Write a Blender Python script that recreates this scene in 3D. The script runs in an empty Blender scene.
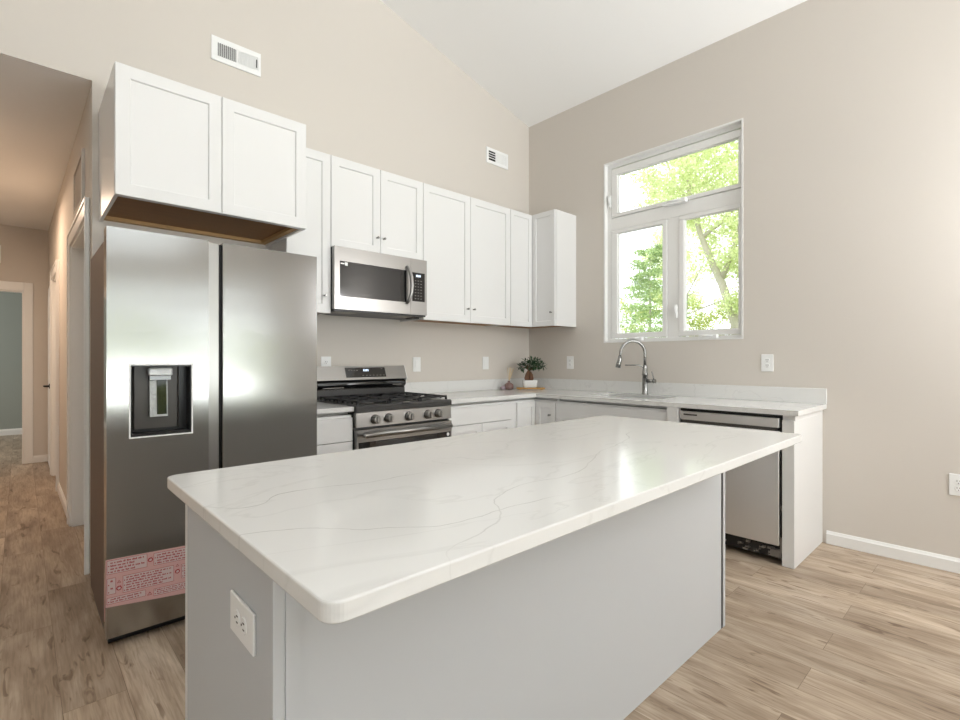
import bpy, bmesh, math, random
from mathutils import Matrix, Vector
PI = math.pi
scene = bpy.context.scene
COL = scene.collection

# ------------------------------------------------------------------ camera
cam_data = bpy.data.cameras.new('camera')
cam_data.sensor_width = 36.0
cam_data.lens = 36.0 * 493.907 / 960.0
cam_data.shift_y = -0.00076
cam_data.clip_start = 0.02
cam = bpy.data.objects.new('camera', cam_data)
COL.objects.link(cam)
cam.location = (-3.887, -3.423, 1.209)
cam.rotation_euler = (PI / 2, 0, math.radians(47.031) - PI / 2)
scene.camera = cam

# ------------------------------------------------------------------ world, exposure
scene.view_settings.view_transform = 'Standard'
scene.view_settings.look = 'None'
scene.view_settings.gamma = 1.0
scene.view_settings.use_curve_mapping = False
scene.view_settings.exposure = 0.42
world = bpy.data.worlds.new('overcast_sky')
scene.world = world
world.use_nodes = True
wb = world.node_tree.nodes['Background']
wb.inputs['Color'].default_value = (0.93, 0.97, 1.0, 1)
wb.inputs['Strength'].default_value = 2.2


def area_light(name, loc, rot, sx, sy, power, color=(1, 1, 1), spread=PI):
    d = bpy.data.lights.new(name, 'AREA')
    d.shape = 'RECTANGLE'
    d.size, d.size_y, d.energy, d.color, d.spread = sx, sy, power, color, spread
    o = bpy.data.objects.new(name, d)
    COL.objects.link(o)
    o.location, o.rotation_euler = loc, rot
    return o


# unseen area lights added to fill the room with soft daylight
DAY = (0.925, 0.957, 1.0)
area_light('side_fill_light', (-8.16, -4.4, 1.6), (PI / 2, 0, -PI / 2), 1.8, 1.3, 26, DAY)
# unseen light added outside the glass doors to brighten the vaulted ceiling
area_light('ceiling_fill_light', (-2.0, -8.45, 0.5), (math.radians(128), 0, 0), 2.8, 1.3, 90, DAY, math.radians(85))
area_light('clerestory_fill_light', (-3.9, -7.85, 3.35), (math.radians(140), 0, 0), 4.6, 0.9, 280, DAY, math.radians(95))  # upward light added at an unseen clerestory to brighten the ceiling
# unseen point light added behind the camera to brighten the window wall
pl = bpy.data.lights.new('room_fill_light', 'POINT')
pl.energy, pl.color, pl.shadow_soft_size = 76, (0.96, 0.975, 1.0), 0.3
plo = bpy.data.objects.new('room_fill_light', pl)
COL.objects.link(plo)
plo.location = (-0.45, -4.4, 1.95)


# ------------------------------------------------------------------ materials
def new_mat(name):
    m = bpy.data.materials.new(name)
    m.use_nodes = True
    return m, m.node_tree.nodes, m.node_tree.links, m.node_tree.nodes['Principled BSDF']


def srgb(r, g, b):
    def f(c):
        c /= 255.0
        return c / 12.92 if c <= 0.04045 else ((c + 0.055) / 1.055) ** 2.4
    return (f(r), f(g), f(b), 1)


def pmat(name, col, rough=0.5, metal=0.0, bump=0.0, bscale=200, var=0.0, vscale=3.0, coat=0.0, spec=0.5, stretch=(1, 1, 1), aniso=0.0):
    m, N, L, P = new_mat(name)
    P.inputs['Base Color'].default_value = col
    P.inputs['Roughness'].default_value = rough
    P.inputs['Metallic'].default_value = metal
    P.inputs['Coat Weight'].default_value = coat
    P.inputs['Specular IOR Level'].default_value = spec
    P.inputs['Anisotropic'].default_value = aniso
    tc = N.new('ShaderNodeTexCoord')
    mp = N.new('ShaderNodeMapping')
    mp.inputs['Scale'].default_value = stretch
    L.new(tc.outputs['Object'], mp.inputs['Vector'])
    if var:
        n = N.new('ShaderNodeTexNoise')
        n.inputs['Scale'].default_value = vscale
        n.inputs['Detail'].default_value = 4
        L.new(mp.outputs[0], n.inputs['Vector'])
        mx = N.new('ShaderNodeMix')
        mx.data_type = 'RGBA'
        mx.inputs['A'].default_value = tuple(c * (1 - var) for c in col[:3]) + (1,)
        mx.inputs['B'].default_value = tuple(min(1, c * (1 + var)) for c in col[:3]) + (1,)
        L.new(n.outputs['Fac'], mx.inputs['Factor'])
        L.new(mx.outputs['Result'], P.inputs['Base Color'])
    if bump:
        n = N.new('ShaderNodeTexNoise')
        n.inputs['Scale'].default_value = bscale
        n.inputs['Detail'].default_value = 2
        L.new(mp.outputs[0], n.inputs['Vector'])
        b = N.new('ShaderNodeBump')
        b.inputs['Strength'].default_value = bump
        b.inputs['Distance'].default_value = 0.01
        L.new(n.outputs['Fac'], b.inputs['Height'])
        L.new(b.outputs[0], P.inputs['Normal'])
    return m


def emat(name, col, strength):
    m, N, L, P = new_mat(name)
    P.inputs['Base Color'].default_value = col
    P.inputs['Emission Color'].default_value = col
    P.inputs['Emission Strength'].default_value = strength
    return m


M = {}
M['wall'] = pmat('greige_wall_paint', srgb(215, 208, 199), 0.75, bump=0.03, bscale=180, spec=0.25)
M['ceiling'] = pmat('white_ceiling_paint', srgb(247, 246, 244), 0.85, bump=0.03, bscale=150, spec=0.2)
M['far_wall'] = pmat('grey_green_wall_paint', srgb(158, 163, 156), 0.8, spec=0.2)
M['trim'] = pmat('white_trim_paint', srgb(240, 239, 236), 0.35)
M['cabinet'] = pmat('white_cabinet_paint', srgb(231, 230, 228), 0.32, spec=0.45)
M['island'] = pmat('light_grey_island_paint', srgb(198, 200, 202), 0.42, spec=0.4)
M['ply'] = pmat('brown_plywood', srgb(150, 108, 62), 0.6, var=0.25, vscale=6, stretch=(1, 12, 1))
M['ply_light'] = pmat('raw_pine_edge', srgb(190, 152, 100), 0.6, var=0.15, vscale=8)
M['knob'] = pmat('brushed_nickel', srgb(150, 148, 145), 0.28, 1.0)
M['chrome'] = pmat('brushed_steel_faucet', srgb(160, 160, 158), 0.27, 1.0)
M['black'] = pmat('black_plastic', srgb(22, 22, 23), 0.35)
M['black_gloss'] = pmat('black_glass', srgb(14, 14, 15), 0.06, coat=0.5)
M['oven_glass'] = pmat('smoked_oven_glass', srgb(46, 45, 45), 0.08, coat=0.3)
M['cast'] = pmat('black_cast_iron', srgb(26, 26, 27), 0.5, bump=0.1, bscale=300)
M['enamel'] = pmat('dark_grey_enamel', srgb(58, 57, 56), 0.3)
M['fridge_side'] = pmat('brown_grey_fridge_side', srgb(92, 74, 66), 0.45)
M['plate'] = pmat('white_cover_plate', srgb(244, 244, 242), 0.3)
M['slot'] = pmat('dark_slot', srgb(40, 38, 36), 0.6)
M['duct'] = pmat('dark_duct', srgb(16, 15, 15), 0.9)
M['dark_grey'] = pmat('dark_grey_plastic', srgb(78, 74, 70), 0.4)
M['mid_grey'] = pmat('grey_metal', srgb(130, 126, 122), 0.35, 0.6)
M['film'] = pmat('clear_wrap_film', srgb(190, 192, 192), 0.15, bump=0.8, bscale=60, coat=0.6)
M['porcelain'] = pmat('white_glazed_pot', srgb(243, 242, 239), 0.25)
M['soil'] = pmat('dark_potting_soil', srgb(45, 34, 27), 0.9, bump=0.5, bscale=90)
M['bark'] = pmat('bonsai_bark', srgb(118, 84, 62), 0.8, var=0.35, vscale=40, bump=0.5, bscale=60)
M['leaf'] = pmat('dark_bonsai_leaf', srgb(38, 74, 40), 0.4, var=0.4, vscale=30)
M['tray'] = pmat('golden_wooden_tray', srgb(196, 150, 82), 0.5, var=0.2, vscale=20, stretch=(1, 8, 1))
M['reed'] = pmat('pale_reed', srgb(218, 190, 145), 0.7)
M['mauve_glass'] = pmat('mauve_brown_glass', srgb(134, 104, 98), 0.12, var=0.2, vscale=30, coat=0.4)
M['mauve_stone'] = pmat('pale_mauve_stone', srgb(176, 158, 166), 0.4, var=0.2, vscale=40)
M['tree_bark'] = pmat('grey_tree_bark', srgb(186, 178, 164), 0.9, var=0.3, vscale=3, bump=0.4, bscale=8)
M['grass'] = pmat('lawn_grass', srgb(120, 140, 80), 0.9, var=0.3, vscale=2)
M['exterior'] = pmat('exterior_siding', srgb(200, 200, 196), 0.8)
M['display'] = emat('lit_display', srgb(200, 215, 235), 1.2)
M['sink_steel'] = pmat('satin_sink_steel', srgb(150, 150, 148), 0.3, 1.0)


def steel_mat(name, col, rough, wav=0.25, wscale=1.3):
    """brushed stainless: fine horizontal grain over a very gently wavy sheet"""
    m, N, L, P = new_mat(name)
    P.inputs['Base Color'].default_value = col
    P.inputs['Metallic'].default_value = 1.0
    P.inputs['Roughness'].default_value = rough
    g = N.new('ShaderNodeNewGeometry')
    mp = N.new('ShaderNodeMapping')
    mp.inputs['Scale'].default_value = (0.6, 0.6, 2.2)
    n = N.new('ShaderNodeTexNoise')
    n.inputs['Scale'].default_value = wscale
    n.inputs['Detail'].default_value = 1
    L.new(g.outputs['Position'], mp.inputs['Vector'])
    L.new(mp.outputs[0], n.inputs['Vector'])
    b = N.new('ShaderNodeBump')
    b.inputs['Strength'].default_value = wav
    b.inputs['Distance'].default_value = 0.02
    L.new(n.outputs['Fac'], b.inputs['Height'])
    mp2 = N.new('ShaderNodeMapping')
    mp2.inputs['Scale'].default_value = (4, 4, 900)
    n2 = N.new('ShaderNodeTexNoise')
    n2.inputs['Scale'].default_value = 1.0
    L.new(g.outputs['Position'], mp2.inputs['Vector'])
    L.new(mp2.outputs[0], n2.inputs['Vector'])
    mr = N.new('ShaderNodeMapRange')
    mr.inputs['To Min'].default_value = rough * 0.95
    mr.inputs['To Max'].default_value = rough * 1.05
    L.new(n2.outputs['Fac'], mr.inputs['Value'])
    L.new(mr.outputs[0], P.inputs['Roughness'])
    L.new(b.outputs[0], P.inputs['Normal'])
    return m


M['steel'] = steel_mat('brushed_stainless_steel', srgb(168, 167, 165), 0.17)
M['steel_flat'] = steel_mat('stainless_steel_trim', srgb(166, 164, 161), 0.3, 0.05)
M['steel_dw'] = steel_mat('dishwasher_stainless', srgb(232, 231, 230), 0.45, 0.08)


def floor_mat():
    m, N, L, P = new_mat('oak_vinyl_planks')
    g = N.new('ShaderNodeNewGeometry')
    sp = N.new('ShaderNodeSeparateXYZ')
    L.new(g.outputs['Position'], sp.inputs[0])
    cb = N.new('ShaderNodeCombineXYZ')
    L.new(sp.outputs['Y'], cb.inputs['X'])
    L.new(sp.outputs['X'], cb.inputs['Y'])

    def brick(c1, c2, mortar):
        b = N.new('ShaderNodeTexBrick')
        b.offset, b.offset_frequency, b.squash = 0.37, 2, 1.0
        b.inputs['Scale'].default_value = 1.0
        b.inputs['Brick Width'].default_value = 1.22
        b.inputs['Row Height'].default_value = 0.18
        b.inputs['Mortar Size'].default_value = 0.0012
        b.inputs['Mortar Smooth'].default_value = 0.3
        b.inputs['Color1'].default_value, b.inputs['Color2'].default_value = c1, c2
        b.inputs['Mortar'].default_value = mortar
        L.new(cb.outputs[0], b.inputs['Vector'])
        return b
    b = brick((0, 0, 0, 1), (1, 1, 1, 1), (0.5, 0.5, 0.5, 1))
    # grain: noise stretched along the plank, shifted per plank
    addv = N.new('ShaderNodeVectorMath')
    addv.operation = 'MULTIPLY_ADD'
    L.new(b.outputs['Color'], addv.inputs[0])
    addv.inputs[1].default_value = (37.0, 11.0, 5.0)
    L.new(cb.outputs[0], addv.inputs[2])

    def noise(scale, sx, sy, detail, dist=0.0):
        mp = N.new('ShaderNodeMapping')
        mp.inputs['Scale'].default_value = (sx, sy, 1)
        L.new(addv.outputs[0], mp.inputs['Vector'])
        n = N.new('ShaderNodeTexNoise')
        n.inputs['Scale'].default_value = scale
        n.inputs['Detail'].default_value = detail
        n.inputs['Distortion'].default_value = dist
        L.new(mp.outputs[0], n.inputs['Vector'])
        return n
    n1 = noise(1.0, 1.6, 7.0, 6, 1.2)
    n2 = noise(1.0, 7.0, 120.0, 8, 0.5)
    n3 = noise(1.0, 5.5, 26.0, 3, 1.0)
    r = N.new('ShaderNodeValToRGB')
    r.color_ramp.elements[0].position = 0.28
    r.color_ramp.elements[0].color = srgb(150, 131, 113)
    r.color_ramp.elements[1].position = 0.72
    r.color_ramp.elements[1].color = srgb(214, 200, 184)
    e = r.color_ramp.elements.new(0.5)
    e.color = srgb(187, 170, 152)
    L.new(n1.outputs['Fac'], r.inputs['Fac'])

    def mix(mode, fac, a, bb):
        x = N.new('ShaderNodeMix')
        x.data_type, x.blend_type = 'RGBA', mode
        if isinstance(fac, float):
            x.inputs['Factor'].default_value = fac
        else:
            L.new(fac, x.inputs['Factor'])
        for s, k in ((a, 'A'), (bb, 'B')):
            if isinstance(s, tuple):
                x.inputs[k].default_value = s
            else:
                L.new(s, x.inputs[k])
        return x.outputs['Result']
    # per plank tone
    r2 = N.new('ShaderNodeValToRGB')
    r2.color_ramp.elements[0].color = srgb(222, 217, 210)
    r2.color_ramp.elements[1].color = srgb(255, 252, 246)
    L.new(b.outputs['Color'], r2.inputs['Fac'])
    c = mix('MULTIPLY', 1.0, r.outputs['Color'], r2.outputs['Color'])
    # fine grain
    r3 = N.new('ShaderNodeValToRGB')
    r3.color_ramp.elements[0].position = 0.35
    r3.color_ramp.elements[0].color = (0.66, 0.62, 0.58, 1)
    r3.color_ramp.elements[1].position = 0.6
    r3.color_ramp.elements[1].color = (1, 1, 1, 1)
    L.new(n2.outputs['Fac'], r3.inputs['Fac'])
    c = mix('MULTIPLY', 0.7, c, r3.outputs['Color'])
    # dark knots and streaks
    r4 = N.new('ShaderNodeValToRGB')
    r4.color_ramp.elements[0].position = 0.31
    r4.color_ramp.elements[0].color = (0.38, 0.30, 0.24, 1)
    r4.color_ramp.elements[1].position = 0.40
    r4.color_ramp.elements[1].color = (1, 1, 1, 1)
    L.new(n3.outputs['Fac'], r4.inputs['Fac'])
    c = mix('MULTIPLY', 0.75, c, r4.outputs['Color'])
    c = mix('MULTIPLY', b.outputs['Fac'], c, (0.55, 0.5, 0.45, 1))
    L.new(c, P.inputs['Base Color'])
    P.inputs['Roughness'].default_value = 0.42
    P.inputs['Specular IOR Level'].default_value = 0.35
    bp = N.new('ShaderNodeBump')
    bp.inputs['Strength'].default_value = 0.12
    bp.inputs['Distance'].default_value = 0.004
    L.new(n2.outputs['Fac'], bp.inputs['Height'])
    L.new(bp.outputs[0], P.inputs['Normal'])
    return m


M['floor'] = floor_mat()


def quartz_mat():
    """white quartz with thin grey veins; the island's main veins follow curves in world space"""
    m, N, L, P = new_mat('white_veined_quartz')
    g = N.new('ShaderNodeNewGeometry')
    nz = N.new('ShaderNodeTexNoise')
    nz.inputs['Scale'].default_value = 7.0
    nz.inputs['Detail'].default_value = 5
    L.new(g.outputs['Position'], nz.inputs['Vector'])
    w = N.new('ShaderNodeVectorMath')
    w.operation = 'SUBTRACT'
    L.new(nz.outputs['Color'], w.inputs[0])
    w.inputs[1].default_value = (0.5, 0.5, 0.5)
    w2 = N.new('ShaderNodeVectorMath')
    w2.operation = 'MULTIPLY_ADD'
    L.new(w.outputs[0], w2.inputs[0])
    w2.inputs[1].default_value = (0.05, 0.05, 0.05)
    L.new(g.outputs['Position'], w2.inputs[2])
    sp = N.new('ShaderNodeSeparateXYZ')
    L.new(w2.outputs[0], sp.inputs[0])
    X0, X1, Y0, Y1 = -3.7, -1.4, -2.9, -1.8

    def mth(op, a, b=None, c=None, clamp=False):
        n = N.new('ShaderNodeMath')
        n.operation = op
        n.use_clamp = clamp
        for i, v in enumerate((a, b, c)):
            if v is None:
                continue
            if isinstance(v, (int, float)):
                n.inputs[i].default_value = v
            else:
                L.new(v, n.inputs[i])
        return n.outputs[0]
    u = mth('MULTIPLY', mth('SUBTRACT', sp.outputs['X'], X0), 1 / (X1 - X0), clamp=True)
    total = None
    veins = [
        ([(-3.62, -2.262), (-3.597, -2.291), (-3.536, -2.336), (-3.441, -2.279), (-3.231, -2.321), (-3.129, -2.322), (-2.95, -2.36)], -3.7, -3.05, 0.0026, 0.9),
        ([(-3.603, -2.498), (-3.525, -2.538), (-3.417, -2.632), (-3.303, -2.697), (-3.223, -2.71), (-3.051, -2.719), (-2.8, -2.80)], -3.7, -2.95, 0.0022, 0.8),
        ([(-3.60, -2.06), (-3.57, -2.046), (-3.432, -2.013), (-3.277, -1.981), (-3.1, -1.96)], -3.7, -3.2, 0.002, 0.45),
        ([(-3.43, -2.86), (-3.376, -2.80), (-3.288, -2.78), (-3.214, -2.752), (-3.038, -2.606), (-2.814, -2.62), (-2.488, -2.501), (-2.2, -2.42), (-1.9, -2.3)], -3.45, -1.9, 0.003, 0.55),
        ([(-3.0, -2.0), (-2.6, -2.1), (-2.3, -2.25), (-2.0, -2.22), (-1.6, -2.38)], -2.9, -1.5, 0.004, 0.28),
    ]
    for pts, xa, xb, wd, amt in veins:
        fc = N.new('ShaderNodeFloatCurve')
        cv = fc.mapping.curves[0]
        pp = [((x - X0) / (X1 - X0), (y - Y0) / (Y1 - Y0)) for x, y in pts]
        cv.points[0].location = (0.0, pp[0][1])
        cv.points[1].location = (1.0, pp[-1][1])
        for p in pp:
            cv.points.new(*p)
        fc.mapping.update()
        L.new(u, fc.inputs['Value'])
        yy = mth('MULTIPLY_ADD', fc.outputs[0], (Y1 - Y0), Y0)
        d = mth('ABSOLUTE', mth('SUBTRACT', sp.outputs['Y'], yy))
        line = mth('SUBTRACT', 1.0, mth('DIVIDE', d, wd), clamp=True)
        a = mth('MULTIPLY', mth('SUBTRACT', sp.outputs['X'], xa), 8.0, clamp=True)
        b = mth('MULTIPLY', mth('SUBTRACT', xb, sp.outputs['X']), 8.0, clamp=True)
        v = mth('MULTIPLY', mth('MULTIPLY', line, a), mth('MULTIPLY', b, amt))
        total = v if total is None else mth('MAXIMUM', total, v)
    # general faint veining everywhere
    mp = N.new('ShaderNodeMapping')
    mp.inputs['Rotation'].default_value = (0.3, 0.4, 0.9)
    mp.inputs['Scale'].default_value = (1.1, 2.2, 1.7)
    L.new(g.outputs['Position'], mp.inputs['Vector'])
    n2 = N.new('ShaderNodeTexNoise')
    n2.inputs['Scale'].default_value = 1.2
    n2.inputs['Detail'].default_value = 6
    n2.inputs['Distortion'].default_value = 0.8
    L.new(mp.outputs[0], n2.inputs['Vector'])
    dv = mth('ABSOLUTE', mth('SUBTRACT', n2.outputs['Fac'], 0.5))
    faint = mth('MULTIPLY', mth('SUBTRACT', 1.0, mth('DIVIDE', dv, 0.012), clamp=True), 0.16)
    total = mth('MAXIMUM', total, faint)
    # break up
    n3 = N.new('ShaderNodeTexNoise')
    n3.inputs['Scale'].default_value = 9.0
    L.new(g.outputs['Position'], n3.inputs['Vector'])
    total = mth('MULTIPLY', total, mth('MULTIPLY_ADD', n3.outputs['Fac'], 1.6, -0.1, clamp=True))
    mx = N.new('ShaderNodeMix')
    mx.data_type = 'RGBA'
    mx.inputs['A'].default_value = srgb(230, 229, 226)
    mx.inputs['B'].default_value = srgb(150, 147, 142)
    L.new(total, mx.inputs['Factor'])
    L.new(mx.outputs['Result'], P.inputs['Base Color'])
    P.inputs['Roughness'].default_value = 0.13
    P.inputs['Specular IOR Level'].default_value = 0.5
    return m


M['quartz'] = quartz_mat()


def glass_mat():
    m, N, L, P = new_mat('window_glass')
    N.remove(P)
    t = N.new('ShaderNodeBsdfTransparent')
    t.inputs['Color'].default_value = (0.97, 0.98, 0.97, 1)
    gl = N.new('ShaderNodeBsdfGlossy')
    gl.inputs['Roughness'].default_value = 0.02
    fr = N.new('ShaderNodeFresnel')
    fr.inputs['IOR'].default_value = 1.45
    mx = N.new('ShaderNodeMixShader')
    L.new(fr.outputs[0], mx.inputs[0])
    L.new(t.outputs[0], mx.inputs[1])
    L.new(gl.outputs[0], mx.inputs[2])
    L.new(mx.outputs[0], N['Material Output'].inputs['Surface'])
    return m


M['glass'] = glass_mat()


def foliage_mat(name, c1, c2):
    m, N, L, P = new_mat(name)
    N.remove(P)
    g = N.new('ShaderNodeNewGeometry')
    r = N.new('ShaderNodeValToRGB')
    r.color_ramp.elements[0].color = c1
    r.color_ramp.elements[1].color = c2
    L.new(g.outputs['Random Per Island'], r.inputs['Fac'])
    d = N.new('ShaderNodeBsdfDiffuse')
    t = N.new('ShaderNodeBsdfTranslucent')
    mx = N.new('ShaderNodeMixShader')
    mx.inputs[0].default_value = 0.45
    L.new(r.outputs[0], d.inputs[0])
    L.new(r.outputs[0], t.inputs[0])
    L.new(d.outputs[0], mx.inputs[1])
    L.new(t.outputs[0], mx.inputs[2])
    L.new(mx.outputs[0], N['Material Output'].inputs['Surface'])
    return m


M['spring_leaf'] = foliage_mat('spring_green_leaves', srgb(212, 222, 162), srgb(240, 244, 206))
M['conifer_leaf'] = foliage_mat('conifer_needles', srgb(134, 162, 106), srgb(210, 226, 165))
M['hedge_leaf'] = foliage_mat('hedge_leaves', srgb(150, 168, 104), srgb(226, 226, 150))


def tape_mat():
    m, N, L, P = new_mat('pink_printed_tape')
    P.inputs['Base Color'].default_value = srgb(206, 164, 160)
    P.inputs['Roughness'].default_value = 0.35
    return m


M['tape'] = tape_mat()
M['tape_light'] = pmat('pale_tape_panel', srgb(204, 186, 184), 0.35)
M['tape_ink'] = pmat('red_tape_print', srgb(160, 26, 40), 0.5)


# ------------------------------------------------------------------ mesh helpers
def BM():
    return bmesh.new()


def box(bm, x0, x1, y0, y1, z0, z1, bev=0.0, seg=1):
    x0, x1 = min(x0, x1), max(x0, x1)
    y0, y1 = min(y0, y1), max(y0, y1)
    z0, z1 = min(z0, z1), max(z0, z1)
    vs = [bm.verts.new(p) for p in ((x0, y0, z0), (x1, y0, z0), (x1, y1, z0), (x0, y1, z0),
                                    (x0, y0, z1), (x1, y0, z1), (x1, y1, z1), (x0, y1, z1))]
    fs = [bm.faces.new([vs[i] for i in q]) for q in ((3, 2, 1, 0), (4, 5, 6, 7), (0, 1, 5, 4), (1, 2, 6, 5), (2, 3, 7, 6), (3, 0, 4, 7))]
    if bev:
        es = list({e for f in fs for e in f.edges})
        bmesh.ops.bevel(bm, geom=es, offset=bev, segments=seg, affect='EDGES', profile=0.5)
    return bm


def prism(bm, pts, axis, a0, a1, bev=0.0, seg=2, bev_side=False):
    """polygon pts (2-D) extruded along axis between a0 and a1; 2-D order: x->(y,z), y->(x,z), z->(x,y)"""
    def P(p, a):
        return {'x': (a, p[0], p[1]), 'y': (p[0], a, p[1]), 'z': (p[0], p[1], a)}[axis]
    A = [bm.verts.new(P(p, a0)) for p in pts]
    B = [bm.verts.new(P(p, a1)) for p in pts]
    n = len(pts)
    fs = [bm.faces.new(A), bm.faces.new(B)]
    sides = []
    for i in range(n):
        f = bm.faces.new((A[i], A[(i + 1) % n], B[(i + 1) % n], B[i]))
        fs.append(f)
        sides.append(f)
    bmesh.ops.recalc_face_normals(bm, faces=fs)
    if bev:
        es = [e for f in fs[:2] for e in f.edges]
        bmesh.ops.bevel(bm, geom=es, offset=bev, segments=seg, affect='EDGES', profile=0.5)
    return bm


def tube(bm, pts, r, seg=10, cap=True):
    """swept tube through pts; r a number or a list"""
    pts = [Vector(p) for p in pts]
    n = len(pts)
    rs = r if isinstance(r, (list, tuple)) else [r] * n
    rings = []
    prev = None
    for i, p in enumerate(pts):
        if i == 0:
            t = pts[1] - p
        elif i == n - 1:
            t = p - pts[i - 1]
        else:
            t = (pts[i + 1] - p).normalized() + (p - pts[i - 1]).normalized()
        t.normalize()
        if prev is None:
            a = Vector((0, 0, 1)) if abs(t.z) < 0.9 else Vector((1, 0, 0))
            s = t.cross(a).normalized()
        else:
            s = (prev - t * prev.dot(t)).normalized()
        prev = s
        q = t.cross(s).normalized()
        rings.append([bm.verts.new(p + (s * math.cos(2 * PI * k / seg) + q * math.sin(2 * PI * k / seg)) * rs[i]) for k in range(seg)])
    for i in range(n - 1):
        for k in range(seg):
            f = bm.faces.new((rings[i][k], rings[i][(k + 1) % seg], rings[i + 1][(k + 1) % seg], rings[i + 1][k]))
            f.smooth = True
    if cap:
        bm.faces.new(list(reversed(rings[0])))
        bm.faces.new(rings[-1])
    return bm


def lathe(bm, prof, c=(0, 0, 0), axis='z', seg=20):
    """prof: (radius, height) pairs revolved about axis through c"""
    rings = []
    for r, h in prof:
        ring = []
        for k in range(seg):
            a = 2 * PI * k / seg
            u, v = r * math.cos(a), r * math.sin(a)
            p = {'z': (u, v, h), 'y': (u, h, v), 'x': (h, u, v)}[axis]
            ring.append(bm.verts.new((c[0] + p[0], c[1] + p[1], c[2] + p[2])))
        rings.append(ring)
    fs = []
    for i in range(len(rings) - 1):
        for k in range(seg):
            f = bm.faces.new((rings[i][k], rings[i][(k + 1) % seg], rings[i + 1][(k + 1) % seg], rings[i + 1][k]))
            f.smooth = True
            fs.append(f)
    fs.append(bm.faces.new(rings[0]))
    fs.append(bm.faces.new(rings[-1]))
    bmesh.ops.recalc_face_normals(bm, faces=fs)
    return bm


ROOTM = {}


def obj(name, bm, mat, parent=None, world=False, label=None):
    """one mesh object; world=True: bm is in world space and is moved into the root's frame"""
    if world and parent is not None:
        r = parent
        while r.parent:
            r = r.parent
        bm.transform(ROOTM[r.name].inverted())
    me = bpy.data.meshes.new(name)
    bmesh.ops.recalc_face_normals(bm, faces=bm.faces[:])
    bm.to_mesh(me)
    bm.free()
    me.materials.append(M[mat] if isinstance(mat, str) else mat)
    o = bpy.data.objects.new(name, me)
    COL.objects.link(o)
    if parent is not None:
        o.parent = parent
    if label:
        o['label'] = label
    return o


def thing(name, label, cat, loc=(0, 0, 0), rz=0.0, group=None):
    o = bpy.data.objects.new(name, None)
    o.empty_display_size = 0.1
    COL.objects.link(o)
    o.location = loc
    o.rotation_euler = (0, 0, rz)
    o['label'], o['category'] = label, cat
    if group:
        o['group'] = group
    ROOTM[o.name] = Matrix.Translation(loc) @ Matrix.Rotation(rz, 4, 'Z')
    return o


def solo(name, bm, mat, label, cat, group=None):
    """a thing that is one mesh, its origin at its base"""
    vs = [v.co for v in bm.verts]
    c = Vector(((min(v.x for v in vs) + max(v.x for v in vs)) / 2, (min(v.y for v in vs) + max(v.y for v in vs)) / 2, min(v.z for v in vs)))
    bm.transform(Matrix.Translation(-c))
    o = obj(name, bm, mat)
    o.location = c
    o['label'], o['category'] = label, cat
    if group:
        o['group'] = group
    ROOTM[o.name] = Matrix.Translation(c)
    return o


def struct(name, bm, mat, parent=None):
    o = obj(name, bm, mat, parent)
    if parent is None:
        o['kind'] = 'structure'
        ROOTM[o.name] = Matrix.Identity(4)
    return o


def copy_tree(o, parent=None):
    c = o.copy()
    COL.objects.link(c)
    c.parent = parent
    for ch in [x for x in o.children]:
        copy_tree(ch, c)
    return c


# ------------------------------------------------------------------ room shell
CEIL0, SLOPE = 3.63, 0.247
RX = -4.7     # ridge


def ceil_z(x):
    return CEIL0 + SLOPE * (-x) if x > RX else CEIL0 + SLOPE * (-RX) + SLOPE * (x - RX)


XL, YF = -8.0, -7.5
HX, HL, HY, HZ = -3.598, -4.85, 4.35, 2.733


def shear(bm):
    """the hall's right wall runs very slightly out of square"""
    for v in bm.verts:
        v.co.x -= 0.0101 * v.co.y
    return bm


b = BM()
box(b, XL - .15, .0, YF - .15, 0.0, -0.1, 0.0)
box(b, -6.2, -2.4, 0.0, 7.6, -0.1, 0.0)
struct('floor', b, 'floor')

b = BM()
prism(b, [(0.15, ceil_z(0) - .037), (RX, ceil_z(RX)), (XL - .15, ceil_z(XL - .15)), (XL - .15, ceil_z(XL) + .2), (RX, ceil_z(RX) + .25), (0.15, ceil_z(0) + .25)], 'y', YF - .15, 0.0)
struct('ceiling', b, 'ceiling')

# wall with the cabinets, cut by the hall opening
b = BM()
T = 0.12
prism(b, [(HX, 0), (0, 0), (0, CEIL0), (HX, ceil_z(HX))], 'y', 0, T)
prism(b, [(HL, HZ), (HX, HZ), (HX, ceil_z(HX)), (RX, ceil_z(RX)), (HL, ceil_z(HL))], 'y', 0, .004)
prism(b, [(HL, HZ + .1), (HX, HZ + .1), (HX, ceil_z(HX)), (RX, ceil_z(RX)), (HL, ceil_z(HL))], 'y', .004, T)
prism(b, [(XL, 0), (HL, 0), (HL, ceil_z(HL)), (XL, ceil_z(XL))], 'y', 0, T)
struct('wall_back', b, 'wall')

# window wall
WY0, WY1, WZ0, WZ1 = -2.087, -0.903, 1.358, 2.982
b = BM()
box(b, 0, .16, YF - .15, WY0, 0, CEIL0)
box(b, 0, .16, WY1, T, 0, CEIL0)
box(b, 0, .16, WY0, WY1, 0, WZ0)
box(b, 0, .16, WY0, WY1, WZ1, CEIL0)
struct('wall_right', b, 'wall')

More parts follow.
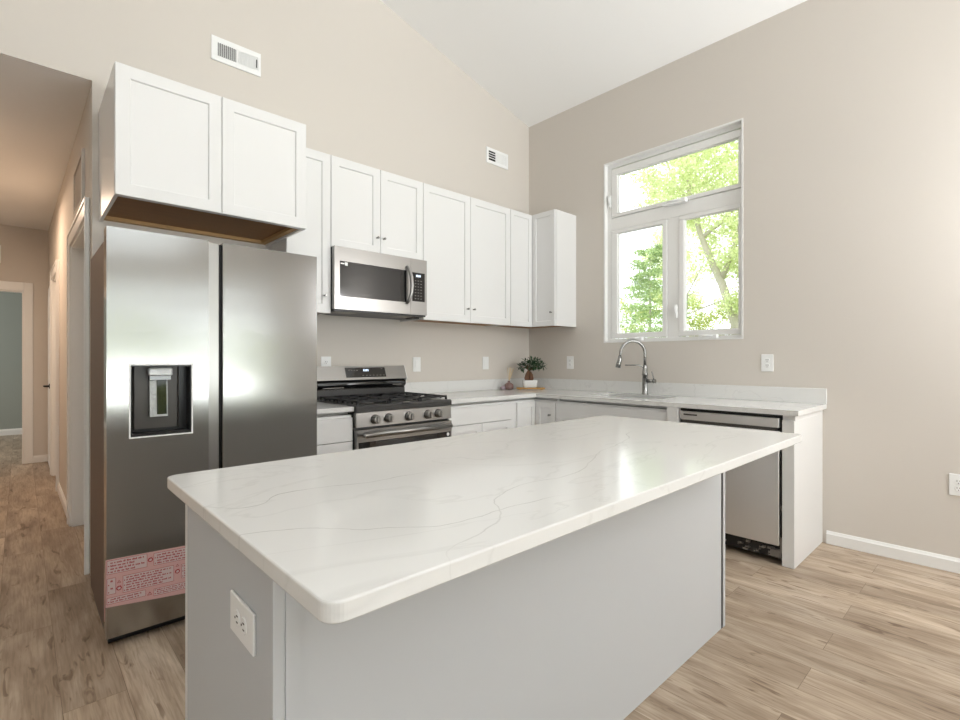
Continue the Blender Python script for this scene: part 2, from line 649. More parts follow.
# wall behind the photographer, with a glazed sliding door and a window
b = BM()
y0, y1 = YF - .12, YF
ox = [(-3.5, -0.5, 0.3, 2.3), (-6.5, -4.7, 0.85, 2.15)]
box(b, XL, 0, y0, y1, 2.3, 3.05)
CLW = (-6.1, -1.8, 3.05, 3.98)
prism(b, [(CLW[1], 3.05), (0, 3.05), (0, CEIL0), (CLW[1], ceil_z(CLW[1]))], 'y', y0, y1)
prism(b, [(XL, 3.05), (CLW[0], 3.05), (CLW[0], ceil_z(CLW[0])), (XL, ceil_z(XL))], 'y', y0, y1)
prism(b, [(CLW[0], CLW[3]), (CLW[1], CLW[3]), (CLW[1], ceil_z(CLW[1])), (RX, ceil_z(RX)), (CLW[0], ceil_z(CLW[0]))], 'y', y0, y1)
box(b, -0.5, 0, y0, y1, 0, 2.3)
box(b, -4.7, -3.5, y0, y1, 0, 2.3)
box(b, -3.5, -.5, y0, y1, 0, .3)
box(b, -6.5, -4.7, y0, y1, 0, .85)
box(b, -6.5, -4.7, y0, y1, 2.15, 2.3)
box(b, XL, -6.5, y0, y1, 0, 2.3)
struct('wall_front', b, 'wall')
b = BM()
box(b, XL - .12, XL, YF, T, 2.25, ceil_z(XL))
box(b, XL - .12, XL, YF, T, 0, .95)
box(b, XL - .12, XL, YF, -5.3, .95, 2.25)
box(b, XL - .12, XL, -3.5, T, .95, 2.25)
struct('wall_left', b, 'wall')


def plain_window(name, axis, pos, a0, a1, z0, z1, nm):
    b = BM()
    fr = 0.05

    def bx(bm, s0, s1, t0, t1, d=0.05):
        if axis == 'y':
            box(bm, s0, s1, pos - d, pos, t0, t1)
        else:
            box(bm, pos - d, pos, s0, s1, t0, t1)
    bx(b, a0, a1, z0, z0 + fr)
    bx(b, a0, a1, z1 - fr, z1)
    bx(b, a0, a0 + fr, z0 + fr, z1 - fr)
    bx(b, a1 - fr, a1, z0 + fr, z1 - fr)
    mid = (a0 + a1) / 2
    bx(b, mid - fr / 2, mid + fr / 2, z0 + fr, z1 - fr)
    f = struct(name, b, 'trim')
    g = BM()
    s = 0.02
    if axis == 'y':
        box(g, a0 + fr, a1 - fr, pos - .03, pos - .024, z0 + fr, z1 - fr)
    else:
        box(g, pos - .03, pos - .024, a0 + fr, a1 - fr, z0 + fr, z1 - fr)
    obj('pane', g, 'glass', f)
    return f


plain_window('door_4', 'y', YF - .02, -3.5, -0.5, .3, 2.3, '')
plain_window('window_2', 'y', YF - .02, -6.5, -4.7, .85, 2.15, '')
plain_window('window_4', 'y', YF - .02, -6.1, -1.8, 3.05, 3.98, '')  # unseen clerestory added to go with the upward ceiling light
plain_window('window_3', 'x', XL - .02, -5.3, -3.5, .95, 2.25, '')  # unseen side window added to let in weak light from the left

# hall
b = BM()
D1 = (0.20, 1.21)
D2 = (2.60, 3.36)
DZ = 2.03
for (a, c, z0, z1) in ((T, D1[0], 0, HZ), (D1[0], D1[1], DZ, HZ), (D1[1], D2[0], 0, HZ), (D2[0], D2[1], DZ, HZ), (D2[1], HY, 0, HZ)):
    box(b, HX, HX + .11, a, c, z0, z1)
shear(b)
struct('wall_hall_right', b, 'wall')
b = BM()
box(b, HL - .1, HL, T, HY, 0, HZ)
struct('wall_hall_left', b, 'wall')
b = BM()
box(b, HL, HX, .004, T, HZ, HZ + .1)
box(b, HL - .1, HX + .11, T, HY + .1, HZ, HZ + .1)
struct('ceiling_hall', b, 'ceiling')
# hall end wall with a cased opening into the next room
E0, E1, EZ = -4.66, -3.853, 1.998
b = BM()
box(b, HL, E0, HY, HY + .1, 0, HZ)
box(b, E1, HX + .07, HY, HY + .1, 0, HZ)
box(b, E0, E1, HY, HY + .1, EZ, HZ)
struct('wall_hall_end', b, 'wall')
b = BM()
box(b, -6.2, -2.4, 7.45, 7.55, 0, 2.5)
box(b, -2.5, -2.4, HY + .1, 7.45, 0, 2.5)
box(b, -6.2, -6.1, HY + .1, 7.45, 0, 2.5)
box(b, -6.1, HL - .1, HY + .1, HY + .2, 0, 2.5)
box(b, HX + .2, -2.5, HY + .1, HY + .2, 0, 2.5)
struct('wall_bedroom', b, 'far_wall')
b = BM()
box(b, -6.2, -2.4, HY + .1, 7.55, 2.5, 2.6)
struct('ceiling_bedroom', b, 'ceiling')


def baseboard(name, p0, p1, n, h=.083, t=.014, sh=False):
    """flat board with an eased top edge from p0 to p1 (xy); n = outward normal (xy)"""
    b = BM()
    d = Vector((p1[0] - p0[0], p1[1] - p0[1], 0))
    nn = Vector((n[0], n[1], 0))
    prof = [(0.0005, 0.0005), (t, 0.0005), (t, h * .78), (t * .75, h * .84), (t * .45, h), (0.0005, h)]
    A = [b.verts.new(Vector((p0[0], p0[1], z)) + nn * o) for o, z in prof]
    B = [b.verts.new(Vector((p1[0], p1[1], z)) + nn * o) for o, z in prof]
    b.faces.new(A)
    b.faces.new(B)
    k = len(prof)
    for i in range(k):
        b.faces.new((A[i], A[(i + 1) % k], B[(i + 1) % k], B[i]))
    if sh:
        shear(b)
    return struct(name, b, 'trim')


baseboard('baseboard_right', (0, -2.60), (0, YF), (-1, 0))
baseboard('baseboard_front', (-3.6, YF), (-4.7, YF), (0, 1))
baseboard('baseboard_left', (XL, YF), (XL, 0), (1, 0))
baseboard('baseboard_back', (XL, 0), (HL, 0), (0, -1))
baseboard('baseboard_hall_right', (HX, D1[1] + .09), (HX, D2[0] - .09), (-1, 0), sh=True)
baseboard('baseboard_hall_end', (E1 + .078, HY), (HX - .046, HY), (0, -1))
baseboard('baseboard_hall_left', (HL, T), (HL, HY), (1, 0))
baseboard('baseboard_bedroom', (-6.1, 7.45), (-2.5, 7.45), (0, -1), h=.1)


def casing(name, d, top, w=.09, sh=True, t=.018, depth=.11):
    """door casing and jamb lining on the hall's right wall (faces -x)"""
    b = BM()
    x = HX
    box(b, x - t, x, d[0] - w, d[0], 0, top + w, .003)
    box(b, x - t, x, d[1], d[1] + w, 0, top + w, .003)
    box(b, x - t, x, d[0], d[1], top, top + w, .003)
    # back-band step
    box(b, x - t - .006, x - t, d[0] - w, d[0] - w + .018, 0, top + w)
    box(b, x - t - .006, x - t, d[1] + w - .018, d[1] + w, 0, top + w)
    box(b, x - t - .006, x - t, d[0] - w + .018, d[1] + w - .018, top + w - .018, top + w)
    # jamb
    box(b, x - .004, x + depth, d[0] - .001, d[0] + .018, 0, top)
    box(b, x - .004, x + depth, d[1] - .018, d[1] + .001, 0, top)
    box(b, x - .004, x + depth, d[0] + .018, d[1] - .018, top - .018, top)
    shear(b)
    return struct(name, b, 'trim')


def panel_door(name, w, h, t, mat='trim'):
    """six-panel style slab in local coords: x 0..w, y -t..0, front -y"""
    b = BM()
    box(b, 0, w, -t, 0, 0, h, .002)
    for (px0, px1) in ((.11, w / 2 - .04), (w / 2 + .04, w - .11)):
        for (pz0, pz1) in ((.18, .82), (.95, 1.55), (1.65, h - .12)):
            for yy in (-t - .003, 0.003):
                y2 = -t if yy < 0 else 0
                box(b, px0, px1, yy, y2, pz0, pz1, .0025)
    return struct(name, b, mat)


casing('trim_1', D1, DZ)
casing('trim_2', D2, DZ)
for nm, d in (('door_1', D1), ('door_2', D2)):
    dr = panel_door(nm, d[1] - d[0] - .042, DZ - .03, .035)
    dr.rotation_euler = (0, 0, -PI / 2)
    yy = d[1] - .021
    dr.location = (HX - .0101 * yy + .105, yy, .008)
# cased opening at the hall's end
b = BM()
w = .078
box(b, E1, E1 + w, HY - .018, HY, 0, EZ + w + .02, .003)
box(b, E0 - w, E0, HY - .018, HY, 0, EZ + w + .02, .003)
box(b, E0, E1, HY - .018, HY, EZ, EZ + w + .02, .003)
box(b, E1 - .016, E1 + .001, HY - .003, HY + .1, 0, EZ)
box(b, E0 - .001, E0 + .016, HY - .003, HY + .1, 0, EZ)
box(b, E0 + .016, E1 - .016, HY - .003, HY + .1, EZ - .016, EZ)
struct('trim_3', b, 'trim')
# door standing open flat along the hall's right wall
dr = panel_door('door_3', .66, 2.015, .035)
dr.rotation_euler = (0, 0, PI / 2)
dr.location = (-3.647, 3.64, .008)


def lever(parent, px, pz, side):
    """black lever handle on a round rose, local to a door slab; side -1: front, 1: back"""
    y0 = -.035 if side < 0 else 0.0
    b = BM()
    s = side
    lathe(b, [(.027, y0), (.027, y0 + s * .008), (.012, y0 + s * .01), (.011, y0 + s * .048)], (px, 0, pz), 'y', 18)
    tube(b, [(px, y0 + s * .045, pz), (px + .03, y0 + s * .05, pz), (px + .11, y0 + s * .05, pz)], [.009, .008, .007], 8)
    h = obj('door_handle', b, 'black', parent, label='black lever handle')
    return h


lever(dr, .062, .908, 1)
b = BM()
box(b, -.0015, .0, -.03, -.005, .88, .936)
obj('latch_plate', b, 'black', dr, label='black latch plate')

# return-air grille high on the hall wall
t = thing('return_grille', 'white wall grille high above the first hall doorway', 'vent', (HX - .006, .62, 2.15))
b = BM()
x = HX - .008
g0, g1, z0, z1 = .36, .90, 2.15, 2.47
for a, c, d0, d1 in ((g0, g1, z0, z0 + .03), (g0, g1, z1 - .03, z1), (g0, g0 + .03, z0 + .03, z1 - .03), (g1 - .03, g1, z0 + .03, z1 - .03)):
    box(b, x - .008, x + .009, a, c, d0, d1)
shear(b)
obj('frame', b, 'wall', t, True)
b = BM()
for i in range(13):
    zz = z0 + .04 + i * .0205
    prism(b, [(x + .006, zz), (x - .004, zz + .012), (x - .002, zz + .014), (x + .008, zz + .002)], 'y', g0 + .03, g1 - .03)
shear(b)
obj('slats', b, 'wall', t, True)
# white vent cover over the end doorway, at the photo's left edge
t = thing('wall_register', 'small white wall cover above the doorway at the end of the hall', 'vent', (-4.2, HY, 2.297))
b = BM()
box(b, -4.36, -4.043, HY - .012, HY, 2.297, 2.499, .003)
obj('frame', b, 'plate', t, True)
b = BM()
for i in range(8):
    box(b, -4.34, -4.065, HY - .017, HY - .012, 2.315 + i * .021, 2.327 + i * .021)
obj('slats', b, 'plate', t, True)
# hall ceiling lamp
t = thing('hall_ceiling_lamp', 'round flush ceiling lamp glowing warm in the hall', 'lamp', (-4.25, 1.15, HZ))
b = BM()
lathe(b, [(.15, 0), (.15, -.02), (.14, -.025)], (0, 0, 0), 'z', 28)
obj('base', b, 'trim', t)
b = BM()
lathe(b, [(.135, -.025), (.13, -.05), (.09, -.075), (.02, -.085)], (0, 0, 0), 'z', 28)
obj('diffuser', b, emat('warm_lamp_glass', srgb(255, 214, 170), 1.0), t)
area = area_light('hall_fill_light', (-4.25, 2.3, 2.62), (0, 0, 0), .26, .26, 16, (1.0, 0.74, 0.54))  # added light with no fixture, set beyond the lamp to brighten the hall's end
d = bpy.data.lights.new('hall_lamp_glow', 'POINT')
d.energy, d.color, d.shadow_soft_size = .3, (1.0, 0.72, 0.5), .12
o = bpy.data.objects.new('hall_lamp_glow', d)
COL.objects.link(o)
o.location = (-4.25, 1.15, 2.5)
area_light('bedroom_fill_light', (-5.95, 6.0, 1.5), (PI / 2, 0, -PI / 2), 1.4, 1.2, 26, (1.0, 1.0, .97))  # unseen light added inside the windowless room to brighten its wall

# ------------------------------------------------------------------ kitchen window
WF0, WF1 = .045, .10
b = BM()
# reveal lining (white jamb extension)
e = .012
box(b, -.003, WF0, WY0, WY0 + e, WZ0, WZ1)
box(b, -.003, WF0, WY1 - e, WY1, WZ0, WZ1)
box(b, -.003, WF0, WY0 + e, WY1 - e, WZ0, WZ0 + e)
box(b, -.003, WF0, WY0 + e, WY1 - e, WZ1 - e, WZ1)
win = struct('window_1', b, 'trim')
b = BM()
fy0, fy1 = WY0, WY1
GY = (-1.018, -1.443, -1.626, -2.040)
GZ = (1.437, 2.340, 2.520, 2.868)
box(b, WF0, WF1, fy0, fy1, WZ0, WZ0 + .035, .002)
box(b, WF0, WF1, fy0, fy1, WZ1 - .045, WZ1, .002)
box(b, WF0, WF1, fy0, fy0 + .02, WZ0 + .035, WZ1 - .045, .002)
box(b, WF0, WF1, fy1 - .05, fy1, WZ0 + .035, WZ1 - .045, .002)
box(b, WF0, WF1, fy0 + .02, fy1 - .05, 2.375, 2.485, .002)
box(b, WF0, WF1, -1.585, -1.485, WZ0 + .035, 2.375, .002)
obj('window_frame', b, 'trim', win)


def sash(ya, yb, za, zb, ga, gb, gza, gzb):
    """sash outline ya..yb x za..zb with glass ga..gb x gza..gzb"""
    b = BM()
    x0, x1 = WF0 - .008, WF1 - .01
    box(b, x0, x1, ya, yb, za, gza, .003)
    box(b, x0, x1, ya, yb, gzb, zb, .003)
    box(b, x0, x1, ya, ga, gza, gzb, .003)
    box(b, x0, x1, gb, yb, gza, gzb, .003)
    # glazing bead
    for p in ((ga, ga + .006, gza, gzb), (gb - .006, gb, gza, gzb), (ga + .006, gb - .006, gza, gza + .006), (ga + .006, gb - .006, gzb - .006, gzb)):
        box(b, x0 + .015, x0 + .03, *p)
    s = obj('sash', b, 'trim', win)
    g = BM()
    box(g, x0 + .03, x0 + .036, ga, gb, gza, gzb)
    obj('pane', g, 'glass', s)


sash(-2.060, -0.960, 2.490, 2.925, GY[3], GY[0], GZ[2], GZ[3])
sash(-1.483, -0.960, 1.397, 2.372, GY[1], GY[0], GZ[0], GZ[1])
sash(-2.060, -1.587, 1.397, 2.372, GY[3], GY[2], GZ[0], GZ[1])


def crank(y, z, w=.11):
    b = BM()
    box(b, WF0 - .055, WF0 - .008, y - w / 2, y + w / 2, z - .02, z + .016, .006, 2)
    tube(b, [(WF0 - .05, y + w * .3, z), (WF0 - .064, y + w * .2, z + .004), (WF0 - .066, y - w * .3, z + .006)], .006, 8)
    obj('window_crank', b, 'plate', win)


crank(-1.56, 2.49, .2)
crank(-1.22, 1.385, .12)
crank(-1.83, 1.385, .14)
for y, z in ((-.945, 2.64), (-1.56, 1.60)):
    b = BM()
    box(b, WF0 - .02, WF0, y - .012, y + .012, z - .055, z + .055, .004)
    tube(b, [(WF0 - .018, y, z - .02), (WF0 - .03, y, z), (WF0 - .026, y, z + .045)], .006, 8)
    obj('sash_lock', b, 'plate', win)

# ------------------------------------------------------------------ cabinets
DT = .02          # door thickness
GAP = .0016


def shaker(bm, x0, x1, z0, z1, y, rail=.058, t=DT, rec=.009):
    """shaker door front: face at y, thickness t behind it (towards +y), recessed centre"""
    if min(x1 - x0, z1 - z0) < .16:
        rail = min(rail, (min(x1 - x0, z1 - z0)) * .3)
    V = bm.verts.new
    s = .0035
    def ring(a, yy):
        return [V((x0 + a, yy, z0 + a)), V((x1 - a, yy, z0 + a)), V((x1 - a, yy, z1 - a)), V((x0 + a, yy, z1 - a))]
    e = .0015
    r = [ring(0, y + t), ring(0, y + e), ring(e, y), ring(rail, y), ring(rail + s, y + rec)]
    fs = [bm.faces.new(r[0])]
    for i in range(len(r) - 1):
        for k in range(4):
            fs.append(bm.faces.new((r[i][k], r[i][(k + 1) % 4], r[i + 1][(k + 1) % 4], r[i + 1][k])))
    fs.append(bm.faces.new(r[-1]))
    return bm


def knob_bm(x, y, z, r=.0085):
    b = BM()
    lathe(b, [(r * .75, y), (r * .5, y - .003), (r * .45, y - .014), (r, y - .018), (r * 1.05, y - .024), (r * .7, y - .028)], (x, 0, z), 'y', 16)
    return b


def bar_knob(parent, x, y, z):
    obj('knob', knob_bm(x, y, z), 'knob', parent)


def carcass(bm, w, d, h, z0=0.0, lip=.012):
    """closed box body: sides run a little below the bottom panel"""
    box(bm, 0, w, -d, 0, z0 + lip + .014, z0 + h)
    box(bm, 0, .016, -d, 0, z0, z0 + lip + .014)
    box(bm, w - .016, w, -d, 0, z0, z0 + lip + .014)
    box(bm, .016, w - .016, -d, -d + .016, z0, z0 + lip + .014)


def wall_cabinet(x0, x1, z0, z1, depth, doors, knobs, label, lip=.012, overhang=.004, under=True, back=0.0, rail=.058):
    """doors: list of (x0,x1) world; knobs: list of per-door [(x,z)] world"""
    t = thing('wall_cabinet', label, 'cabinet', (x0, back, z0), 0)
    w, h = x1 - x0, z1 - z0
    b = BM()
    carcass(b, w, depth - DT - .002, h, 0, lip)
    obj('body', b, 'cabinet', t)
    b = BM()
    box(b, .017, w - .017, -(depth - DT - .002) + .017, -.001, lip, lip + .0139)
    u = obj('underside_panel', b, 'ply', t, label='bare brown plywood underside')
    if lip > .02:
        b = BM()
        box(b, .017, w - .017, -.035, -.001, lip - .02, lip - .0001)
        box(b, w - .05, w - .017, -(depth - DT) + .03, -.036, lip - .02, lip - .0001)
        obj('mounting_rail', b, 'ply_light', t, label='pale pine mounting rail')
    for i, (a, c) in enumerate(doors):
        bb = BM()
        shaker(bb, a - x0 + GAP, c - x0 - GAP, -.0, h - .002, -depth, rail)
        dd = obj('door', bb, 'cabinet', t)
        for (kx, kz) in knobs[i]:
            bar_knob(dd, kx - x0, -depth, kz - z0)
    return t


UB, UT = 1.517, 2.579
EPS = .0008
wall_cabinet(-3.569, -2.664, 1.969, 2.579, .625, [(-3.569, -3.117), (-3.117, -2.664)], [[], []],
             'white deep two-door shaker cabinet hung above the refrigerator', lip=.03)
wall_cabinet(-2.663 + EPS, -2.364, UB, UT, .325, [(-2.663, -2.364)], [[(-2.411, 1.632)]],
             'tall narrow white shaker wall cabinet between refrigerator cabinet and microwave')
wall_cabinet(-2.363, -1.602, 1.965, UT, .325, [(-2.363, -1.982), (-1.982, -1.602)], [[(-2.012, 2.08)], [(-1.957, 2.08)]],
             'short white two-door shaker wall cabinet directly above the microwave')
wall_cabinet(-1.601, -.621, UB, UT, .325, [(-1.601, -1.111), (-1.111, -.621)], [[(-1.148, 1.63)], [(-1.078, 1.63)]],
             'tall white two-door shaker wall cabinet right of the microwave')
# L-shaped corner wall cabinet
t = thing('corner_wall_cabinet', 'white L-shaped corner wall cabinet with exposed end panel left of the window', 'cabinet', (-.01, -.01, UB))
b = BM()
D = .303
E = .598
Lp = [(-.62, -.001), (-.001, -.001), (-.001, -E), (-D, -E), (-D, -D), (-.62, -D)]
prism(b, Lp, 'z', UB + .026, UT)
Lo = [(-.62, -D), (-D, -D), (-D, -E), (-.001, -E), (-.001, -E + .016), (-D + .016, -E + .016), (-D + .016, -D + .016), (-.62, -D + .016)]
prism(b, Lo, 'z', UB, UB + .0259)
obj('body', b, 'cabinet', t, True)
b = BM()
Lu = [(-.62, -.002), (-.002, -.002), (-.002, -E + .017), (-D + .017, -E + .017), (-D + .017, -D + .017), (-.62, -D + .017)]
prism(b, Lu, 'z', UB + .012, UB + .0255)
obj('underside_panel', b, 'ply', t, True, 'bare brown plywood underside')
b = BM()
shaker(b, -.62 + GAP, -.3255, UB, UT - .002, -.325, .045)
obj('door', b, 'cabinet', t, True)
b = BM()
shaker(b, .3265, .594, 0, UT - UB - .002, -.325, .045)
b.transform(Matrix.Translation((0, 0, UB)) @ Matrix.Rotation(-PI / 2, 4, 'Z'))
dd = obj('door', b, 'cabinet', t, True)
b = knob_bm(.56, -.325, UB + .122)
b.transform(Matrix.Rotation(-PI / 2, 4, 'Z'))
obj('knob', b, 'knob', dd, True)

BH, BD = .883, .61     # base cabinet body height / depth


def base_cabinet(x0, x1, fronts, label, rz=0.0, kick=True, depth=BD, open_top=False):
    """fronts: (kind,x0,x1,z0,z1,[knobs]) in local x; local front is -y; origin back-left corner"""
    org = (x0, -.001, 0) if rz == 0 else (-.001, x0, 0)
    w = abs(x1 - x0)
    t = thing('base_cabinet', label, 'cabinet', org, rz)
    b = BM()
    if open_top:
        box(b, 0.0005, w - .0005, -depth, 0, .1, .64)
        box(b, 0.0005, .018, -depth, 0, .64, BH)
        box(b, w - .018, w - .0005, -depth, 0, .64, BH)
        box(b, .018, w - .018, -depth, -depth + .018, .64, .862)
        box(b, .018, w - .018, -depth + .04, -depth + .056, .864, BH)
    else:
        box(b, 0.0005, w - .0005, -depth, 0, .1, .862)
        box(b, 0.0005, w - .0005, -depth + .05, 0, .862, BH)
    box(b, 0.0005, w - .0005, -depth + .07, 0, 0.001, .1)
    obj('body', b, 'cabinet', t)
    for kind, a, c, z0, z1, kn in fronts:
        bb = BM()
        if kind == 'slab':
            box(bb, a + GAP, c - GAP, -depth - DT, -depth, z0, z1, .0015)
        else:
            shaker(bb, a + GAP, c - GAP, z0, z1, -depth - DT, .055)
        dd = obj('drawer_front' if kind in ('slab', 'drawer') else 'door', bb, 'cabinet', t)
        for kx, kz in kn:
            bar_knob(dd, kx, -depth - DT, kz)
    return t


ZT, ZM = .846, .717
base_cabinet(-2.661, -2.368, [('slab', 0, .293, .702, ZT, []), ('slab', 0, .293, .41, .698, []), ('slab', 0, .293, .11, .406, [])],
             'narrow white drawer base cabinet between refrigerator and gas range')
base_cabinet(-1.600, -.875, [('slab', .0, .675, ZM, ZT, []), ('door', 0, .3375, .11, ZM - .004, [(.30, .60)]), ('door', .3375, .675, .11, ZM - .004, [(.375, .60)])],
             'white base cabinet with one wide drawer over two doors right of the range')
# corner base
t = thing('corner_base_cabinet', 'white corner base cabinet with folding double door', 'cabinet', (-.3, -.3, 0))
b = BM()
prism(b, [(-.8745, -.001), (-.001, -.001), (-.001, -.846), (-BD, -.846), (-BD, -BD), (-.8745, -BD)], 'z', .1, .862)
prism(b, [(-.8745, -.001), (-.001, -.001), (-.001, -.846), (-BD + .05, -.846), (-BD + .05, -BD + .05), (-.8745, -BD + .05)], 'z', .862, BH)
prism(b, [(-.8745, -.001), (-.001, -.001), (-.001, -.846), (-BD + .07, -.846), (-BD + .07, -BD + .07), (-.8745, -BD + .07)], 'z', .001, .1)
obj('body', b, 'cabinet', t, True)
b = BM()
shaker(b, -.858, -.6305, .11, ZT, -.63, .045)
obj('door', b, 'cabinet', t, True)
b = BM()
shaker(b, .6315, .844, .11, ZT, -.63, .045)
b.transform(Matrix.Rotation(-PI / 2, 4, 'Z'))
dd = obj('door', b, 'cabinet', t, True)
b = knob_bm(.79, -.63, .741)
b.transform(Matrix.Rotation(-PI / 2, 4, 'Z'))
obj('knob', b, 'knob', dd, True)
base_cabinet(-.848, -1.820, [('slab', .002, .968, ZM + .004, ZT, []), ('door', .002, .485, .11, ZM, [(.10, ZM - .013)]), ('door', .485, .968, .11, ZM, [(.87, ZM - .013)])],
             'white sink base cabinet with plain false drawer front under the window', rz=-PI / 2, open_top=True)
b = BM()
box(b, -.645, -.01, -1.895, -1.8215, .001, BH)
solo('filler_panel', b, 'cabinet', 'narrow white vertical filler panel left of the dishwasher', 'panel')
t = thing('end_panel', 'white boxed end panel closing the counter right of the dishwasher', 'panel', (-.3, -2.55, 0))
b = BM()
box(b, -.628, -.001, -2.577, -2.514, .001, .852, .001)
box(b, -.612, -.001, -2.577, -2.514, .8521, BH)
obj('body', b, 'cabinet', t, True)

# ------------------------------------------------------------------ worktops
CZ0, CZ1 = .884, .914
t = thing('countertop', 'L-shaped white veined quartz countertop with sink cutout under the window', 'countertop', (-.3, -.3, CZ0))
b = BM()
CL = .643
SY0, SY1, SX0, SX1 = -1.665, -1.04, -.435, -.135
# cutout formed by the polygon split into strips
prism(b, [(-1.6, -.001), (-.001, -.001), (-.001, SY1), (SX1, SY1), (SX0, SY1), (-CL, SY1), (-CL, -CL), (-1.6, -CL)], 'z', CZ0, CZ1)
box(b, -CL, SX0, SY0, SY1, CZ0, CZ1)
box(b, SX1, -.001, SY0, SY1, CZ0, CZ1)
box(b, -CL, -.001, -2.6, SY0, CZ0, CZ1)
obj('worktop', b, 'quartz', t, True)
b = BM()
box(b, -1.6, -.001, -.021, -.001, CZ1 + .0003, 1.016, .0015)
solo('backsplash', b, 'quartz', 'low white quartz backsplash strip between the range and the room corner', 'backsplash')
b = BM()
box(b, -.021, -.001, -.55, -.0215, CZ1 + .0003, 1.016, .0015)
box(b, -.021, -.001, -2.602, -.5505, CZ1 + .0003, 1.016, .0015)
solo('backsplash', b, 'quartz', 'long low white quartz backsplash strip under the window', 'backsplash')
t = thing('countertop', 'short white quartz countertop piece between refrigerator and range', 'countertop', (-2.5, -.3, CZ0))
b = BM()
box(b, -2.662, -2.3665, -CL, -.001, CZ0, CZ1, .002)
obj('worktop', b, 'quartz', t, True)
b = BM()
box(b, -2.662, -2.3665, -.021, -.001, CZ1 + .0003, 1.016, .0015)
solo('backsplash', b, 'quartz', 'short white quartz backsplash piece left of the range', 'backsplash')

# sink
t = thing('sink', 'undermount stainless steel kitchen sink set in the counter', 'sink', (-.32, -1.34, .66))
b = BM()
x0, x1, y0_, y1_ = SX0 - .01, SX1 + .01, SY0 - .01, SY1 + .01
z0, z1 = .68, CZ0 - .0005
box(b, x0 + .012, x1 - .012, y0_ + .012, y1_ - .012, z0, z0 + .01)
box(b, x0, x0 + .012, y0_, y1_, z0, z1)
box(b, x1 - .012, x1, y0_, y1_, z0, z1)
box(b, x0 + .012, x1 - .012, y0_, y0_ + .012, z0, z1)
box(b, x0 + .012, x1 - .012, y1_ - .012, y1_, z0, z1)
obj('basin', b, 'sink_steel', t, True)
b = BM()
lathe(b, [(.045, z0 + .0102), (.045, z0 + .013), (.03, z0 + .012)], (-.32, -1.34, 0), 'z', 20)
obj('drain', b, 'chrome', t, True)

# faucet
FX, FY = -.09, -1.356
t = thing('faucet', 'tall brushed steel pull-down kitchen faucet behind the sink', 'faucet', (FX, FY, CZ1 + .0005))
t_dir = Vector((-.17, .13, 0)).normalized()
b = BM()
lathe(b, [(.027, 0), (.027, .006), (.0225, .012), (.0215, .16), (.024, .163), (.024, .175), (.0215, .178), (.017, .24), (.0145, .25)], (0, 0, 0), 'z', 24)
obj('body', b, 'chrome', t)
b = BM()
pts = [(0, 0, .24), (0, 0, .33)]
R_ = .105
for i in range(0, 15):
    a = PI * i / 14 * 1.02
    p = t_dir * (R_ - R_ * math.cos(a))
    pts.append((p.x, p.y, .342 + R_ * math.sin(a)))
p = t_dir * (2 * R_ + .003)
pts.append((p.x, p.y, .318))
tube(b, pts, .0115, 12)
obj('hose_arch', b, 'chrome', t)
b = BM()
q = t_dir * (2 * R_ + .005)
q2 = t_dir * (2 * R_ + .022)
tube(b, [(q.x, q.y, .322), (q.x + .001 * t_dir.x, q.y, .30), (q2.x * .97, q2.y * .97, .26), (q2.x, q2.y, .226)], [.014, .018, .02, .021], 16)
obj('spray_head', b, 'chrome', t)
b = BM()
arm = [(0, 0, .20)] + [tuple(t_dir * s) [:2] + (z,) for s, z in ((.012, .215), (.03, .238), (.055, .246), (.17, .246))]
tube(b, arm, .005, 8)
obj('dock_arm', b, 'chrome', t)
b = BM()
tube(b, [(0, -.018, .115), (0, -.075, .115)], .0145, 14)
tube(b, [(0, -.075, .115), (0, -.092, .115)], .017, 14)
tube(b, [(0, -.082, .12), (.0, -.07, .16), (.0, -.058, .195)], [.006, .005, .0045], 8)
obj('lever_handle', b, 'chrome', t)

# ------------------------------------------------------------------ island
IZ = .87
IX0, IX1, IY0, IY1 = -3.605, -1.522, -2.841, -1.895
t = thing('kitchen_island', 'long pale grey kitchen island cabinet with a flat back panel', 'island', (-2.55, -2.24, 0))
b = BM()
box(b, -3.54, -1.572, -2.540, -1.943, 0.002, IZ - .0005)
box(b, -3.545, -1.567, -1.9428, -1.913, 0.002, IZ - .0005)
obj('back_panel', b, 'island', t, True)
b = BM()
box(b, -3.563, -3.541, -2.543, -1.942, 0.002, IZ - .0005, .001)
box(b, -3.541, -3.515, -2.545, -2.5405, 0.002, IZ - .0005)
obj('end_panel', b, 'island', t, True)
b = BM()
box(b, -1.571, -1.548, -2.543, -1.942, 0.002, IZ - .0005, .001)
obj('end_panel', b, 'island', t, True)
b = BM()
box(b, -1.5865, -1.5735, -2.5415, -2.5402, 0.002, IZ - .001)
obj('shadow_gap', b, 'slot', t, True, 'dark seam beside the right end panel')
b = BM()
box(b, -3.5465, -3.5452, -1.9408, -1.9145, 0.002, IZ - .001)  # dark-coloured strip painted in for the shade of the door gap
obj('shadow_gap', b, 'slot', t, True, 'dark strip standing for the shaded gap behind the cabinet doors')
nd = 4
for i in range(nd):
    a = -3.560 + i * (2.01 / nd)
    bb = BM()
    shaker(bb, 0, 2.0 / nd - .004, .11, IZ - .02, -.02, .055)
    bb.transform(Matrix.Translation((a + 2.0 / nd - .002, -1.9125, 0)) @ Matrix.Rotation(PI, 4, 'Z'))
    dd = obj('door', bb, 'cabinet', t, True)
    bb = knob_bm(.05 if i % 2 else .44, -.02, .75)
    bb.transform(Matrix.Translation((a + 2.0 / nd - .002, -1.9125, 0)) @ Matrix.Rotation(PI, 4, 'Z'))
    obj('knob', bb, 'knob', dd, True)


